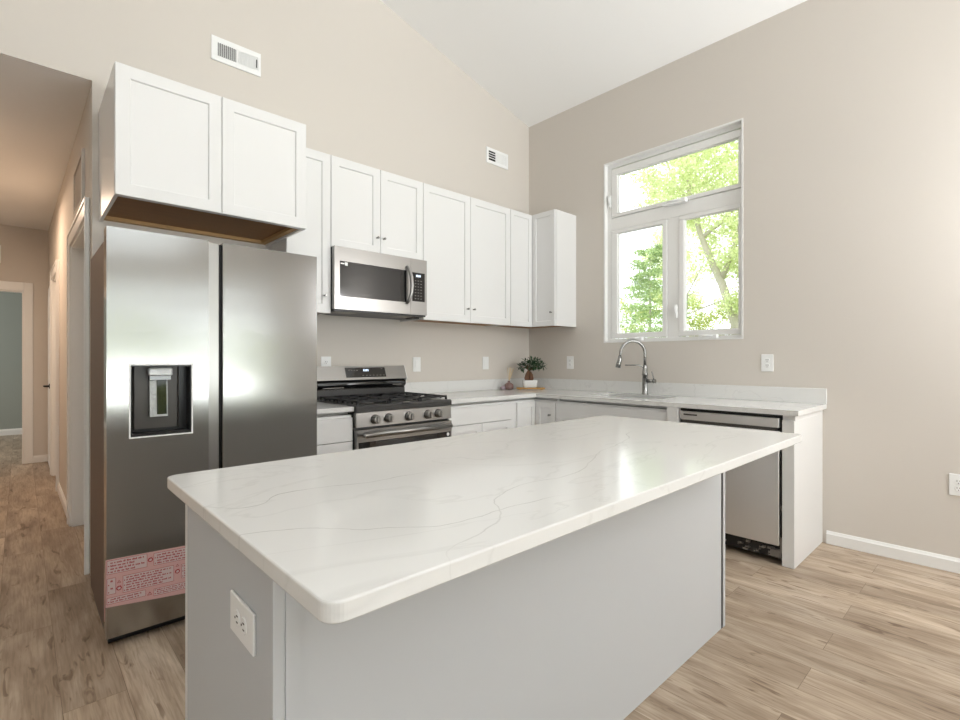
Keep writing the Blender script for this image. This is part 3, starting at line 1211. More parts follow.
def round_rect(x0, x1, y0, y1, r, n=8):
    pts = []
    for cx_, cy_, a0 in ((x1 - r, y1 - r, 0), (x0 + r, y1 - r, PI / 2), (x0 + r, y0 + r, PI), (x1 - r, y0 + r, 1.5 * PI)):
        for k in range(n + 1):
            a = a0 + PI / 2 * k / n
            pts.append((cx_ + r * math.cos(a), cy_ + r * math.sin(a)))
    return pts


b = BM()
prism(b, round_rect(IX0, IX1, IY0, IY1, .028), 'z', IZ, .90, bev=.0035, seg=3)
solo('island_worktop', b, 'quartz', 'white quartz island worktop with thin grey veins and rounded corners', 'countertop')


# ------------------------------------------------------------------ outlets and switches
def wall_plate(name, kind, loc, rz, label, cat, group=None, w=.078, h=.122, roll=0.0):
    """plate centred at loc, facing local -y"""
    t = thing(name, label, cat, loc, rz, group)
    Rr = Matrix.Rotation(roll, 4, 'Y')
    b = BM()
    box(b, -w / 2, w / 2, -.006, 0, -h / 2, h / 2, .0025, 2)
    b.transform(Rr)
    obj('cover_plate', b, 'plate', t)
    if kind == 'outlet':
        for s in (-1, 1):
            b = BM()
            lathe(b, [(.0165, -.0058), (.0165, -.0078), (.015, -.0084)], (0, 0, s * .0195), 'y', 20)
            b.transform(Rr)
            r = obj('receptacle', b, 'plate', t)
            b = BM()
            for sx in (-1, 1):
                box(b, sx * .0062 - .0012, sx * .0062 + .0012, -.0089, -.0078, s * .0195 - .001, s * .0195 + .008)
            lathe(b, [(.0024, -.0078), (.0024, -.0089)], (0, 0, s * .0195 - .008), 'y', 10)
            b.transform(Rr)
            obj('slots', b, 'slot', r, label='dark outlet slots')
    else:
        b = BM()
        box(b, -.0165, .0165, -.0085, -.0058, -.033, .033, .001)
        b.transform(Rr)
        obj('rocker', b, 'plate', t)
    return t


wall_plate('wall_outlet', 'outlet', (-2.245, -.0005, 1.168), 0, 'white wall outlet half hidden behind the range, beside the refrigerator', 'outlet')
wall_plate('light_switch', 'switch', (-1.432, -.0005, 1.165), 0, 'white rocker switch on the wall just right of the range', 'switch')
wall_plate('light_switch', 'switch', (-.628, -.0005, 1.173), 0, 'white rocker switch on the wall left of the reed diffuser', 'switch')
wall_plate('wall_outlet', 'outlet', (-.0005, -.53, 1.178), -PI / 2, 'white wall outlet between the potted bonsai and the faucet', 'outlet')
wall_plate('wall_outlet', 'outlet', (-.0005, -2.247, 1.183), -PI / 2, 'white wall outlet above the backsplash over the dishwasher', 'outlet')
wall_plate('wall_outlet', 'outlet', (-.0005, -3.224, .497), -PI / 2, 'white wall outlet low on the bare wall at the right edge', 'outlet')
# horizontal outlet in the island end
t = wall_plate('wall_outlet', 'outlet', (-3.5635, -2.393, .693), -PI / 2, 'white sideways outlet on the grey end of the island', 'outlet', w=.08, h=.138, roll=PI / 2)

# ------------------------------------------------------------------ supply registers
t = thing('wall_register', 'white air register with dark vertical slots high above the refrigerator cabinet', 'vent', (-2.858, 0, 3.097))
b = BM()
box(b, -.149, .149, -.003, -.0005, 0, .152)
for a, c, d0, d1 in ((-.15, .15, 0, .034), (-.15, .15, .118, .152), (-.15, -.113, .034, .118), (.132, .15, .034, .118), (-.004, .01, .034, .118)):
    box(b, a, c, -.008, -.0005, d0, d1, .001)
obj('frame', b, 'plate', t)
b = BM()
box(b, -.113, -.004, -.0045, -.0031, .034, .118)
obj('duct_opening', b, 'duct', t, label='dark opening behind the slats')
b = BM()
box(b, .12, .126, -.0082, -.006, .05, .104)
obj('duct_opening', b, 'duct', t, label='dark opening behind the slats')
b = BM()
for i in range(9):
    xx = -.108 + i * .0118
    box(b, xx, xx + .0045, -.0085, -.0046, .034, .118)
for i in range(11):
    xx = .012 + i * .0102
    prism(b, [(xx, -.009), (xx + .003, -.009), (xx + .0085, -.0031), (xx + .006, -.0031)], 'z', .034, .118)
obj('slats', b, 'plate', t)
t = thing('wall_register', 'small white air register with four dark slots near the room corner', 'vent', (-.471, 0, 3.099))
b = BM()
box(b, -.148, .148, -.003, -.0005, 0, .15)
for a, c, d0, d1 in ((-.149, .149, 0, .03), (-.149, .149, .122, .15), (-.149, -.118, .03, .122), (-.028, -.016, .03, .122), (.12, .149, .03, .122)):
    box(b, a, c, -.008, -.0005, d0, d1, .001)
obj('frame', b, 'plate', t)
b = BM()
box(b, -.118, -.028, -.0045, -.0031, .03, .122)
obj('duct_opening', b, 'duct', t, label='dark opening behind the slats')
b = BM()
for i in range(4):
    zz = .05 + i * .0235
    box(b, -.118, -.028, -.0075, -.0046, zz, zz + .007)
for i in range(8):
    box(b, -.01 + i * .0162, .002 + i * .0162, -.006, -.0031, .03, .122)
obj('slats', b, 'plate', t)

# ------------------------------------------------------------------ refrigerator
FX0, FX1, FYF = -3.625, -2.714, -.875
t = thing('refrigerator', 'stainless steel side-by-side refrigerator with water dispenser', 'refrigerator', (-3.17, -.5, 0))
b = BM()
box(b, FX0 + .004, FX1 - .004, -.775, -.2, .045, 1.725, .004)
obj('body', b, 'fridge_side', t, True, 'dark brown-grey side walls')
b = BM()
box(b, FX0 + .012, FX1 - .012, -.81, -.25, .001, .0448)
obj('base_grille', b, 'black', t, True)
DZ0, DZ1 = .048, 1.762
# dispenser opening
QX0, QX1, QZ0, QZ1 = -3.543, -3.314, .877, 1.183
LX1 = -3.243


def door_with_hole():
    b = BM()
    y0, y1 = FYF, -.785
    box(b, FX0, QX0, y0, y1, DZ0, DZ1)
    box(b, QX1, LX1, y0, y1, DZ0, DZ1)
    box(b, QX0, QX1, y0, y1, DZ0, QZ0)
    box(b, QX0, QX1, y0, y1, QZ1, DZ1)
    box(b, QX0, QX1, y1 - .012, y1, QZ0, QZ1)
    return b


dl = obj('door', door_with_hole(), 'steel', t, True)
b = BM()
box(b, FX0 + .008, LX1 - .004, -.7848, -.776, DZ0 + .01, 1.74)
obj('gasket', b, 'black', dl, True)
b = BM()
box(b, -3.183, FX1, FYF, -.785, DZ0, DZ1, .003, 2)
dr_ = obj('door', b, 'steel', t, True)
b = BM()
box(b, -3.179, FX1 - .008, -.7848, -.776, DZ0 + .01, 1.74)
obj('gasket', b, 'black', dr_, True)
# recessed vertical handle channel between the doors
b = BM()
box(b, LX1 + .0005, -3.194, -.858, -.785, DZ0, DZ1 - .004, .002)
obj('handle_channel', b, 'steel_flat', dl, True, 'bright recessed handle strip')
b = BM()
box(b, -3.1935, -3.1835, -.845, -.785, DZ0, DZ1 - .006)
obj('handle_recess', b, 'black', dr_, True, 'black gap between the doors')
for xa in (FX0 + .02, FX1 - .09):
    b = BM()
    box(b, xa, xa + .07, -.86, -.70, 1.7255 if True else 0, 1.7615 if False else 1.745, .003)
    b2 = BM()
    b.free()
    box(b2, xa, xa + .07, -.775, -.66, 1.7255, 1.752, .006)
    obj('hinge_cover', b2, 'black', t, True)
# dispenser
b = BM()
fr = .006
for p in ((QX0 - fr, QX1 + fr, QZ0 - fr, QZ0), (QX0 - fr, QX1 + fr, QZ1, QZ1 + fr), (QX0 - fr, QX0, QZ0, QZ1), (QX1, QX1 + fr, QZ0, QZ1)):
    box(b, p[0], p[1], FYF - .003, FYF - .0002, p[2], p[3])
dp = obj('water_dispenser', b, 'plate', dl, True, 'bright rim of the water dispenser')
b = BM()
yb = -.803
e = .0015
box(b, QX0 + .004, QX1 - .004, -.8025, -.8005, QZ0 + .004, QZ1 - .004)
box(b, QX0 + .0003, QX0 + .004, FYF, yb - .001, QZ0 + e, QZ1 - e)
box(b, QX1 - .004, QX1 - .0003, FYF, yb - .001, QZ0 + e, QZ1 - e)
box(b, QX0 + .004, QX1 - .004, FYF, yb - .001, QZ1 - .004 - e, QZ1 - e)
box(b, QX0 + .004, QX1 - .004, FYF, yb - .001, QZ0 + .0003, QZ0 + .012)
obj('dispenser_lining', b, 'black', dl, True, 'glossy black recess')
b = BM()
prism(b, [(QX0 + .012, -.803), (QX0 + .022, -.815), (QX1 - .045, -.815), (QX1 - .035, -.803)], 'z', QZ0 + .025, QZ1 - .006)
obj('dispenser_back', b, 'dark_grey', dl, True, 'dark grey dispenser back')
b = BM()
box(b, -3.475, -3.385, -.862, -.82, 1.135, 1.172, .005)
obj('dispenser_nozzle', b, 'film', dl, True, 'film-wrapped dispenser nozzle')
b = BM()
box(b, -3.470, -3.39, -.85, -.82, 1.118, 1.1345)
obj('nozzle_base', b, 'black_gloss', dl, True)
b = BM()
prism(b, [(-.816, .96), (-.816, 1.115), (-.832, 1.115), (-.842, .955)], 'x', -3.468, -3.40)
obj('dispenser_paddle', b, 'film', dl, True, 'wrapped dispenser paddle')
b = BM()
prism(b, [(-.8165, .96), (-.8165, 1.115), (-.836, 1.115), (-.845, .965)], 'x', -3.442, -3.405)
obj('paddle_face', b, 'black_gloss', dl, True)

# printed tape around the lower door
b = BM()
yt = FYF - .0012
V = b.verts.new
loop = [(-3.6262, .181), (-3.49, .166), (-3.36, .152), (-3.244, .141), (-3.244, .362), (-3.36, .366), (-3.49, .372), (-3.6262, .378)]
A = [V((x, yt, z)) for x, z in loop]
B = [V((x, yt + .001, z)) for x, z in loop]
b.faces.new(A)
b.faces.new(list(reversed(B)))
for i in range(len(loop)):
    b.faces.new((A[i], A[(i + 1) % 8], B[(i + 1) % 8], B[i]))
# tail folded round the door's left edge
pz = [(yt, .181), (yt, .378), (-.855, .37), (-.82, .30), (-.80, .17), (-.815, .10), (-.83, .165), (-.85, .175)]
prism(b, pz, 'x', -3.6268, -3.6256)
tp = obj('warning_tape', b, 'tape', dl, True, 'pink tape printed with red warnings')


def tape_z(x, f):
    """height on the tape: f 0 bottom .. 1 top"""
    s = (x + 3.6262) / (3.6262 - 3.244)
    zb = .181 + (.141 - .181) * s
    zt = .305 + (.372 - .305) * s
    return zb + (zt - zb) * f


rng = random.Random(4)
pan = BM()
ink = BM()
yi = yt - .0004


def strip(bm, x0, x1, z0, slope, h, y):
    pts = [(x0, z0), (x1, z0 + slope * (x1 - x0)), (x1, z0 + slope * (x1 - x0) + h), (x0, z0 + h)]
    prism(bm, pts, 'y', y, y + .0003)


def box_outline(bm, x0, x1, z0, slope, h, y, w=.0013):
    strip(bm, x0, x1, z0, slope, w, y)
    strip(bm, x0, x1, z0 + h, slope, w, y)
    for xx in (x0, x1):
        prism(bm, [(xx, z0 + slope * (xx - x0)), (xx + w, z0 + slope * (xx - x0)), (xx + w, z0 + h + slope * (xx - x0)), (xx, z0 + h + slope * (xx - x0))], 'y', y, y + .0003)


def words(x0, x1, z0, slope, h):
    x = x0
    while x < x1 - .006:
        n = rng.randint(2, 7)
        for k in range(n):
            w = rng.choice((.0016, .0022, .0026))
            if x + w > x1:
                break
            hh = h * rng.choice((.7, .7, 1.0))
            strip(ink, x, x + w, z0 + slope * (x - x0), slope, hh, yi - .0002)
            x += w + .0007
        x += .004


SL = -.04


def block(x0, x1, z0, h, rows, icon_left=True):
    strip(pan, x0, x1, z0, SL, h, yi)
    box_outline(ink, x0, x1, z0, SL, h, yi - .0002)
    rh = (h - .006) / rows
    for r in range(rows):
        zz = z0 + .004 + r * rh
        if r % 2 == 0:
            strip(ink, x0 + .004, x0 + .008, zz + .003, SL, .004, yi - .0002)
            words(x0 + .012, x1 - .04 if rows > 3 else x1 - .02, zz + .001, SL, rh * .64)
        else:
            words(x0 + .012, x1 - .008, zz + .001, SL, rh * .64)


def tri(x, z, s):
    prism(ink, [(x - s, z), (x + s, z), (x, z + 1.7 * s)], 'y', yi - .0002, yi + .0001)
    prism(pan, [(x - s * .6, z + .25 * s), (x + s * .6, z + .25 * s), (x, z + 1.25 * s)], 'y', yi - .0004, yi - .0001)
    strip(ink, x - .0007, x + .0007, z + s * .35, 0, s * .6, yi - .0006)


def ringmark(x, z, s):
    pts = [(x + s * math.cos(a), z + s * math.sin(a)) for a in [2 * PI * k / 8 for k in range(8)]]
    prism(ink, pts, 'y', yi - .0002, yi + .0001)
    pts = [(x + .6 * s * math.cos(a), z + .6 * s * math.sin(a)) for a in [2 * PI * k / 8 for k in range(8)]]
    prism(pan, pts, 'y', yi - .0004, yi - .0001)
    strip(ink, x - s * .7, x + s * .7, z - .001, .8, .0016, yi - .0006)


block(-3.624, -3.485, .316, .056, 4)
block(-3.46, -3.28, .309, .052, 4)
ringmark(-3.472, .338, .010)
block(-3.57, -3.385, .226, .070, 6)
block(-3.624, -3.595, .232, .066, 4)
tri(-3.583, .272, .007)
ringmark(-3.583, .250, .010)
block(-3.355, -3.26, .222, .062, 5)
tri(-3.37, .280, .007)
ringmark(-3.37, .258, .010)
block(-3.624, -3.49, .192, .026, 2)
block(-3.46, -3.31, .176, .030, 3)
tri(-3.475, .186, .009)
obj('tape_panel', pan, 'tape_light', tp, True)
obj('tape_print', ink, 'tape_ink', tp, True, 'red warning print')

# ------------------------------------------------------------------ microwave
MX0, MX1, MYF, MZ0, MZ1 = -2.3615, -1.6025, -.372, 1.545, 1.9635
t = thing('microwave', 'stainless over-the-range microwave with dark glass door', 'microwave', (-1.98, -.18, MZ0))
b = BM()
box(b, MX0, MX1, -.335, -.002, MZ0 - .012, MZ1, .001)
box(b, MX0 + .004, MX1 - .004, -.36, -.335, MZ0 - .012, MZ0 + .003)
obj('body', b, 'black', t, True)
HXm = -1.77
b = BM()
wx0, wx1, wz0, wz1 = MX0 + .038, -1.83, 1.632, 1.868


def frame4(bm, x0, x1, z0, z1, a0, a1, c0, c1, y0, y1, bev=0.0):
    box(bm, x0, a0, y0, y1, z0, z1, bev)
    box(bm, a1, x1, y0, y1, z0, z1, bev)
    box(bm, a0, a1, y0, y1, z0, c0, bev)
    box(bm, a0, a1, y0, y1, c1, z1, bev)


frame4(b, MX0, -1.752, MZ0, MZ1, wx0, -1.79, wz0, wz1, MYF, -.336)
d_ = obj('door', b, 'steel_flat', t, True)
b = BM()
box(b, wx0, -1.79, MYF + .002, -.336, wz0, wz1)
obj('door_glass', b, 'black_gloss', d_, True, 'dark grey glass window')
b = BM()
box(b, wx0 + .004, wx1 - .012, MYF + .001, MYF + .0018, wz0 + .005, wz1 - .005)
obj('glass_screen', b, 'oven_glass', d_, True)
b = BM()
box(b, wx0 + .006, wx0 + .034, MYF + .0005, MYF + .0019, wz1 - .02, wz1 - .013)
box(b, wx0 + .038, wx0 + .058, MYF + .0005, MYF + .0019, wz1 - .028, wz1 - .006)
obj('sticker', b, 'plate', d_, True, 'small white sticker')
b = BM()
hp = [(HXm - .02, MYF - .004, 1.625), (HXm - .01, MYF - .022, 1.645), (HXm, MYF - .036, 1.70), (HXm + .002, MYF - .040, 1.755), (HXm, MYF - .036, 1.82), (HXm - .01, MYF - .022, 1.875), (HXm - .02, MYF - .004, 1.895)]
tube(b, hp, [.012, .012, .013, .014, .013, .012, .012], 12)
obj('handle', b, 'steel_flat', d_, True, 'curved vertical handle')
b = BM()
px0, px1, pz0, pz1 = -1.738, -1.622, 1.645, 1.862
frame4(b, -1.750, MX1, MZ0, MZ1, px0, px1, pz0, pz1, MYF, -.336)
cp = obj('control_panel', b, 'steel_flat', t, True)
b = BM()
box(b, px0, px1, MYF + .001, -.336, pz0, pz1)
k = obj('keypad', b, 'black_gloss', cp, True)
b = BM()
for r in range(7):
    for c in range(3):
        xx = px0 + .024 + c * .026
        zz = pz0 + .018 + r * .0225
        box(b, xx, xx + .012, MYF + .0002, MYF + .001, zz, zz + .005)
obj('key_legends', b, 'mid_grey', k, True, 'pale key legends')
b = BM()
for c in range(4):
    box(b, px0 + .036 + c * .011, px0 + .043 + c * .011, MYF + .0002, MYF + .001, pz1 - .032, pz1 - .016)
obj('display_digits', b, 'display', k, True, 'lit white display')
b = BM()
box(b, -2.33, -2.16, -.32, -.2, MZ0 - .0145, MZ0 - .0122)
obj('grease_filter', b, 'mid_grey', t, True, 'grey underside filters')
b = BM()
box(b, -1.83, -1.68, -.32, -.2, MZ0 - .0145, MZ0 - .0122)
obj('grease_filter', b, 'mid_grey', t, True, 'grey underside filters')
b = BM()
box(b, -1.68, -1.62, -.30, -.2, MZ0 - .024, MZ0 - .0123, .002)
obj('power_cord_box', b, 'black', t, True)

# ------------------------------------------------------------------ gas range
RX0, RX1, RYF = -2.364, -1.6025, -.665
t = thing('gas_range', 'stainless freestanding gas range with black grates and five knobs', 'range', (-1.98, -.35, 0))
b = BM()
box(b, RX0, RX1, -.625, -.025, .03, .872)
box(b, RX0 + .03, RX0 + .07, -.6, -.56, .001, .03)
box(b, RX1 - .07, RX1 - .03, -.6, -.56, .001, .03)
box(b, RX0 + .03, RX0 + .07, -.1, -.06, .001, .03)
box(b, RX1 - .07, RX1 - .03, -.1, -.06, .001, .03)
obj('body', b, 'black', t, True)
b = BM()
prism(b, [(-.668, .878), (-.668, .910), (-.655, .919), (-.09, .919), (-.09, .8725), (-.63, .8725)], 'x', RX0 - .001, RX1 + .001)
obj('cooktop', b, 'enamel', t, True, 'dark enamel cooktop')
b = BM()
prism(b, [(-.626, .784), (-.668, .784), (-.662, .874), (-.626, .874)], 'x', RX0 + .002, RX1 - .002)
cp = obj('control_panel', b, 'steel_flat', t, True)
# knobs
for kx in (-2.232, -2.130, -1.972, -1.815, -1.722):
    b = BM()
    lathe(b, [(.029, -.666), (.029, -.671), (.0265, -.673), (.025, -.697), (.021, -.702)], (kx, 0, .827), 'y', 22)
    kb = obj('knob', b, 'steel_flat', cp, True)
    b = BM()
    lathe(b, [(.031, -.6648), (.031, -.6685), (.0295, -.669)], (kx, 0, .827), 'y', 22)
    obj('knob_collar', b, 'black', kb, True, 'black collar')
    b = BM()
    box(b, kx - .006, kx + .006, -.712, -.698, .806, .848, .003)
    obj('knob_grip', b, 'steel_flat', kb, True)
# oven door
b = BM()
frame4(b, RX0 + .003, RX1 - .003, .20, .768, RX0 + .012, RX1 - .012, .28, .69, -.672, -.628)
od = obj('oven_door', b, 'steel_flat', t, True)
b = BM()
box(b, RX0 + .012, RX1 - .012, -.670, -.63, .28, .69)
obj('oven_glass', b, 'black_gloss', od, True, 'black oven window')
b = BM()
box(b, RX0 + .14, RX1 - .14, -.6708, -.6701, .33, .683)
obj('inner_window', b, 'oven_glass', od, True)
b = BM()
tube(b, [(RX0 + .028, -.715, .738), (RX1 - .04, -.715, .738)], .0165, 14)
for xx in (RX0 + .05, RX1 - .065):
    tube(b, [(xx, -.715, .738), (xx, -.6722, .738)], .012, 10)
obj('handle', b, 'steel_flat', od, True, 'horizontal tubular oven handle')
b = BM()
lathe(b, [(.012, -.6701), (.012, -.672)], (RX1 - .035, 0, .672), 'y', 16)
obj('badge', b, 'plate', od, True, 'round white badge')
b = BM()
box(b, RX0 + .003, RX1 - .003, -.668, -.6255, .035, .192, .002)
obj('drawer', b, 'steel_flat', t, True)
# backguard
b = BM()
prism(b, [(-.028, .90), (-.088, .90), (-.086, 1.052), (-.06, 1.056), (-.03, 1.056)], 'x', RX0 + .006, RX1 - .012)
bg = obj('backguard', b, 'black_gloss', t, True)
b = BM()
prism(b, [(-.0885, .921), (-.093, .921), (-.091, .985), (-.0885, .985)], 'x', RX0 + .006, RX1 - .012)
obj('vent_apron', b, 'enamel', bg, True, 'dark grey apron')
b = BM()
lathe(b, [(.03, RX0 + .006), (.032, RX0 + .01), (.032, RX1 - .016), (.03, RX1 - .012)], (0, -.078, 1.022), 'x', 18)
obj('vent_rail', b, 'black_gloss', bg, True, 'glossy rounded black rail')
b = BM()
box(b, -2.32, -2.16, -.1125, -.1085, .999, 1.003)
obj('vent_slot', b, 'knob', bg, True)
b = BM()
box(b, -1.74, -1.66, -.1125, -.1085, 1.01, 1.014)
obj('vent_slot', b, 'knob', bg, True)
b = BM()
prism(b, [(-.028, 1.0565), (-.108, 1.0565), (-.108, 1.066), (-.072, 1.157), (-.028, 1.157)], 'x', RX0, RX1 - .004)
cs = obj('control_head', b, 'steel_flat', bg, True, 'brushed sloping control head')
b = BM()


def slope_panel(bm, x0, x1, z0, z1, off):
    def yy(z):
        return -.108 + (z - 1.066) * (.036 / .091) - off
    prism(bm, [(yy(z0), z0), (yy(z1), z1), (yy(z1) + .0007, z1), (yy(z0) + .0007, z0)], 'x', x0, x1)


slope_panel(b, -2.135, -1.795, 1.074, 1.147, .0008)
dsp = obj('display_panel', b, 'black_gloss', cs, True, 'black display panel')
b = BM()
for i in range(4):
    slope_panel(b, -1.985 + i * .012, -1.978 + i * .012, 1.118, 1.134, .0016)
obj('display_digits', b, 'display', dsp, True, 'lit digits')
for xa, st, n, za in ((-2.11, .022, 4, 1.124), (-2.0, .03, 7, 1.085), (-1.83, .02, 1, 1.134)):
    b = BM()
    for i in range(n):
        slope_panel(b, xa + i * st, xa + i * st + .012, za, za + .0045, .0016)
    obj('key_legends', b, 'mid_grey', dsp, True)
b = BM()
prism(b, [(-.029, 1.0), (-.075, 1.0), (-.108, 1.058), (-.108, 1.066), (-.07, 1.159), (-.029, 1.159)], 'x', RX1 - .0035, RX1 + .001)
obj('end_cap', b, 'plate', bg, True, 'white wrapped end cap')
# burners and grates
for i, (bx_, by_, r) in enumerate(((-2.21, -.52, .05), (-2.21, -.24, .042), (-1.983, -.38, .055), (-1.755, -.52, .045), (-1.755, -.24, .05))):
    b = BM()
    lathe(b, [(r, .9195), (r, .926), (r * .8, .930)], (bx_, by_, 0), 'z', 22)
    bu = obj('burner', b, 'mid_grey', t, True, 'grey burner base')
    b = BM()
    lathe(b, [(r * .75, .9301), (r * .75, .936), (r * .6, .939)], (bx_, by_, 0), 'z', 22)
    obj('burner_cap', b, 'cast', bu, True, 'black burner cap')
GT = .948
for gi, (gx0, gx1) in enumerate(((RX0 + .018, -2.108), (-2.104, -1.862), (-1.858, RX1 - .018))):
    b = BM()
    gy0, gy1 = -.640, -.125
    w = .006

    def bar(xa, ya, xb, yb, z1=GT, z0=GT - .013):
        if abs(xa - xb) < 1e-6:
            box(b, xa - w, xa + w, min(ya, yb), max(ya, yb), z0, z1, .002)
        else:
            box(b, min(xa, xb), max(xa, xb), ya - w, ya + w, z0, z1, .002)
    bar(gx0 + w, gy0, gx0 + w, gy1)
    bar(gx1 - w, gy0, gx1 - w, gy1)
    bar(gx0, gy0 + w, gx1, gy0 + w)
    bar(gx0, gy1 - w, gx1, gy1 - w)
    bar(gx0, (gy0 + gy1) / 2, gx1, (gy0 + gy1) / 2)
    cx_ = (gx0 + gx1) / 2
    for yy in (gy0 + .13, gy1 - .13) if gi != 1 else ((gy0 + gy1) / 2 - .09, (gy0 + gy1) / 2 + .09):
        bar(gx0, yy, cx_ - .028, yy)
        bar(cx_ + .028, yy, gx1, yy)
    bar(cx_, gy0, cx_, gy0 + .10)
    bar(cx_, gy1 - .10, cx_, gy1)
    bar(cx_, (gy0 + gy1) / 2 - .07, cx_, (gy0 + gy1) / 2 + .07) if gi != 1 else None
    for xx in (gx0 + w, gx1 - w):
        n = 9
        for q in range(n):
            yq = gy0 + w + q * (gy1 - gy0 - 2 * w) / (n - 1)
            if q in (0, n - 1, (n - 1) // 2):
                box(b, xx - w, xx + w, yq - w, yq + w, .9195, GT - .012)
            else:
                box(b, xx - w * .8, xx + w * .8, yq - w * .8, yq + w * .8, GT - .024, GT - .012)
    obj('grate', b, 'cast', t, True, 'black cast iron grate')
b = BM()
box(b, -2.02, -1.96, -.664, -.648, .9195, .925, .001)
obj('grate_clip', b, 'mid_grey', t, True)

# ------------------------------------------------------------------ dishwasher
t = thing('dishwasher', 'stainless dishwasher with dark open toe space at the counter end', 'dishwasher', (-.3, -2.2, 0))
DY0, DY1 = -2.5125, -1.8965
b = BM()
box(b, -.60, -.03, DY0 + .012, DY1 - .004, .13, .872)
box(b, -.602, -.55, DY0 + .001, DY1 - .001, .8621, .8825)
obj('body', b, 'black', t, True)
b = BM()
box(b, -.63, -.601, DY0 + .014, DY1 - .006, .806, .8615, .002)
obj('control_fascia', b, 'steel_dw', t, True)
b = BM()
box(b, -.6315, -.6303, -2.02, -1.93, .836, .846)
obj('control_legend', b, 'dark_grey', t, True, 'grey control legend')
b = BM()
box(b, -.622, -.601, DY0 + .03, DY1 - .02, .786, .8055)
obj('handle_pocket', b, 'dark_grey', t, True, 'dark pocket handle')
b = BM()
box(b, -.632, -.601, DY0 + .014, DY1 - .006, .112, .785, .003)
obj('door', b, 'steel_dw', t, True)
b = BM()
box(b, -.598, -.57, DY0 + .014, DY1 - .006, .03, .11)
kp = obj('kick_plate', b, 'black', t, True)
b = BM()
rng = random.Random(7)
for i in range(16):
    yy = -2.49 + rng.random() * .34
    zz = .035 + rng.random() * .06
    b = BM()
    box(b, -.606 - rng.random() * .01, -.5985, yy, yy + .008 + rng.random() * .03, zz, zz + .004 + rng.random() * .012)
    obj('toe_bracket', b, 'mid_grey', kp, True, 'grey bracket in the toe space')
for yy in (DY0 + .03, DY1 - .05):
    b = BM()
    lathe(b, [(.018, .001), (.018, .012), (.008, .014), (.008, .13)], (-.57 + .05, yy, 0), 'z', 12)
    obj('leg', b, 'mid_grey', t, True)
b = BM()
box(b, -.622, -.602, DY0 + .001, DY0 + .011, .07, .16)
box(b, -.618, -.602, DY0 + .002, DY0 + .009, .32, .345)
box(b, -.628, -.60, DY0 + .006, DY0 + .06, .045, .085)
obj('side_bracket', b, 'mid_grey', t, True, 'grey mounting bracket')

# ------------------------------------------------------------------ counter-top decor
TA = -math.radians(43)
TC = Vector((-.253, -.243, CZ1 + .0004))
t = thing('wooden_tray', 'small golden wooden tray under the potted bonsai', 'tray', TC, TA)
b = BM()
box(b, -.135, .135, -.05, .05, .006, .02, .004, 2)
obj('board', b, 'tray', t)
for s in (-1, 1):
    b = BM()
    box(b, s * .105 - .008, s * .105 + .008, -.045, .045, .0, .006)
    obj('foot', b, 'tray', t)
PZ = CZ1 + .02
PC = Vector((TC.x - .006, TC.y + .006, PZ + .0006))
t = thing('potted_bonsai', 'small ficus bonsai in a white pot on the wooden tray', 'plant', PC, TA)
b = BM()
out = [(0, .058, .038), (.012, .066, .045), (.068, .071, .048), (.072, .071, .048)]
rings = []
for z, rx_, ry_ in out + [(.072, .065, .042), (.055, .064, .041)]:
    rings.append([b.verts.new((px, py, z)) for px, py in round_rect(-rx_, rx_, -ry_, ry_, .024, 5)])
for i in range(len(rings) - 1):
    n = len(rings[0])
    for k in range(n):
        f = b.faces.new((rings[i][k], rings[i][(k + 1) % n], rings[i + 1][(k + 1) % n], rings[i + 1][k]))
        f.smooth = True
b.faces.new(rings[0])
b.faces.new(rings[-1])
pot = obj('pot', b, 'porcelain', t)
b = BM()
prism(b, round_rect(-.062, .062, -.04, .04, .022, 4), 'z', .0555, .066)
obj('soil', b, 'soil', t)
b = BM()
tube(b, [(-.022, 0, .062), (-.026, 0, .09), (-.02, .003, .125), (-.008, .002, .16), (.0, 0, .185)], [.022, .026, .022, .014, .009], 12)
tube(b, [(.012, 0, .062), (.02, .004, .09), (.017, 0, .12), (.004, 0, .155)], [.016, .02, .016, .01], 12)
tube(b, [(-.04, -.01, .062), (-.032, -.008, .085), (-.02, -.004, .12)], [.008, .011, .008], 8)
for ang, ln, zz in ((0.2, .08, .21), (1.5, .05, .225), (2.9, .08, .205), (4.2, .05, .22), (5.3, .07, .20), (3.4, .05, .235)):
    tube(b, [(-.002, 0, .165), (math.cos(ang) * ln * .5, math.sin(ang) * ln * .4, .19), (math.cos(ang) * ln, math.sin(ang) * ln * .8, zz)], [.007, .005, .003], 6)
obj('trunk', b, 'bark', t)
b = BM()
rng = random.Random(11)
FO = .022
clusters = [(-.085, 0, .195, .035), (-.05, .02, .235, .04), (0, -.01, .25, .04), (.04, .02, .235, .04), (.085, 0, .21, .035), (.03, -.04, .205, .04), (-.03, -.04, .215, .04), (.0, .045, .215, .04), (.115, .0, .20, .018), (-.11, .0, .19, .018)]
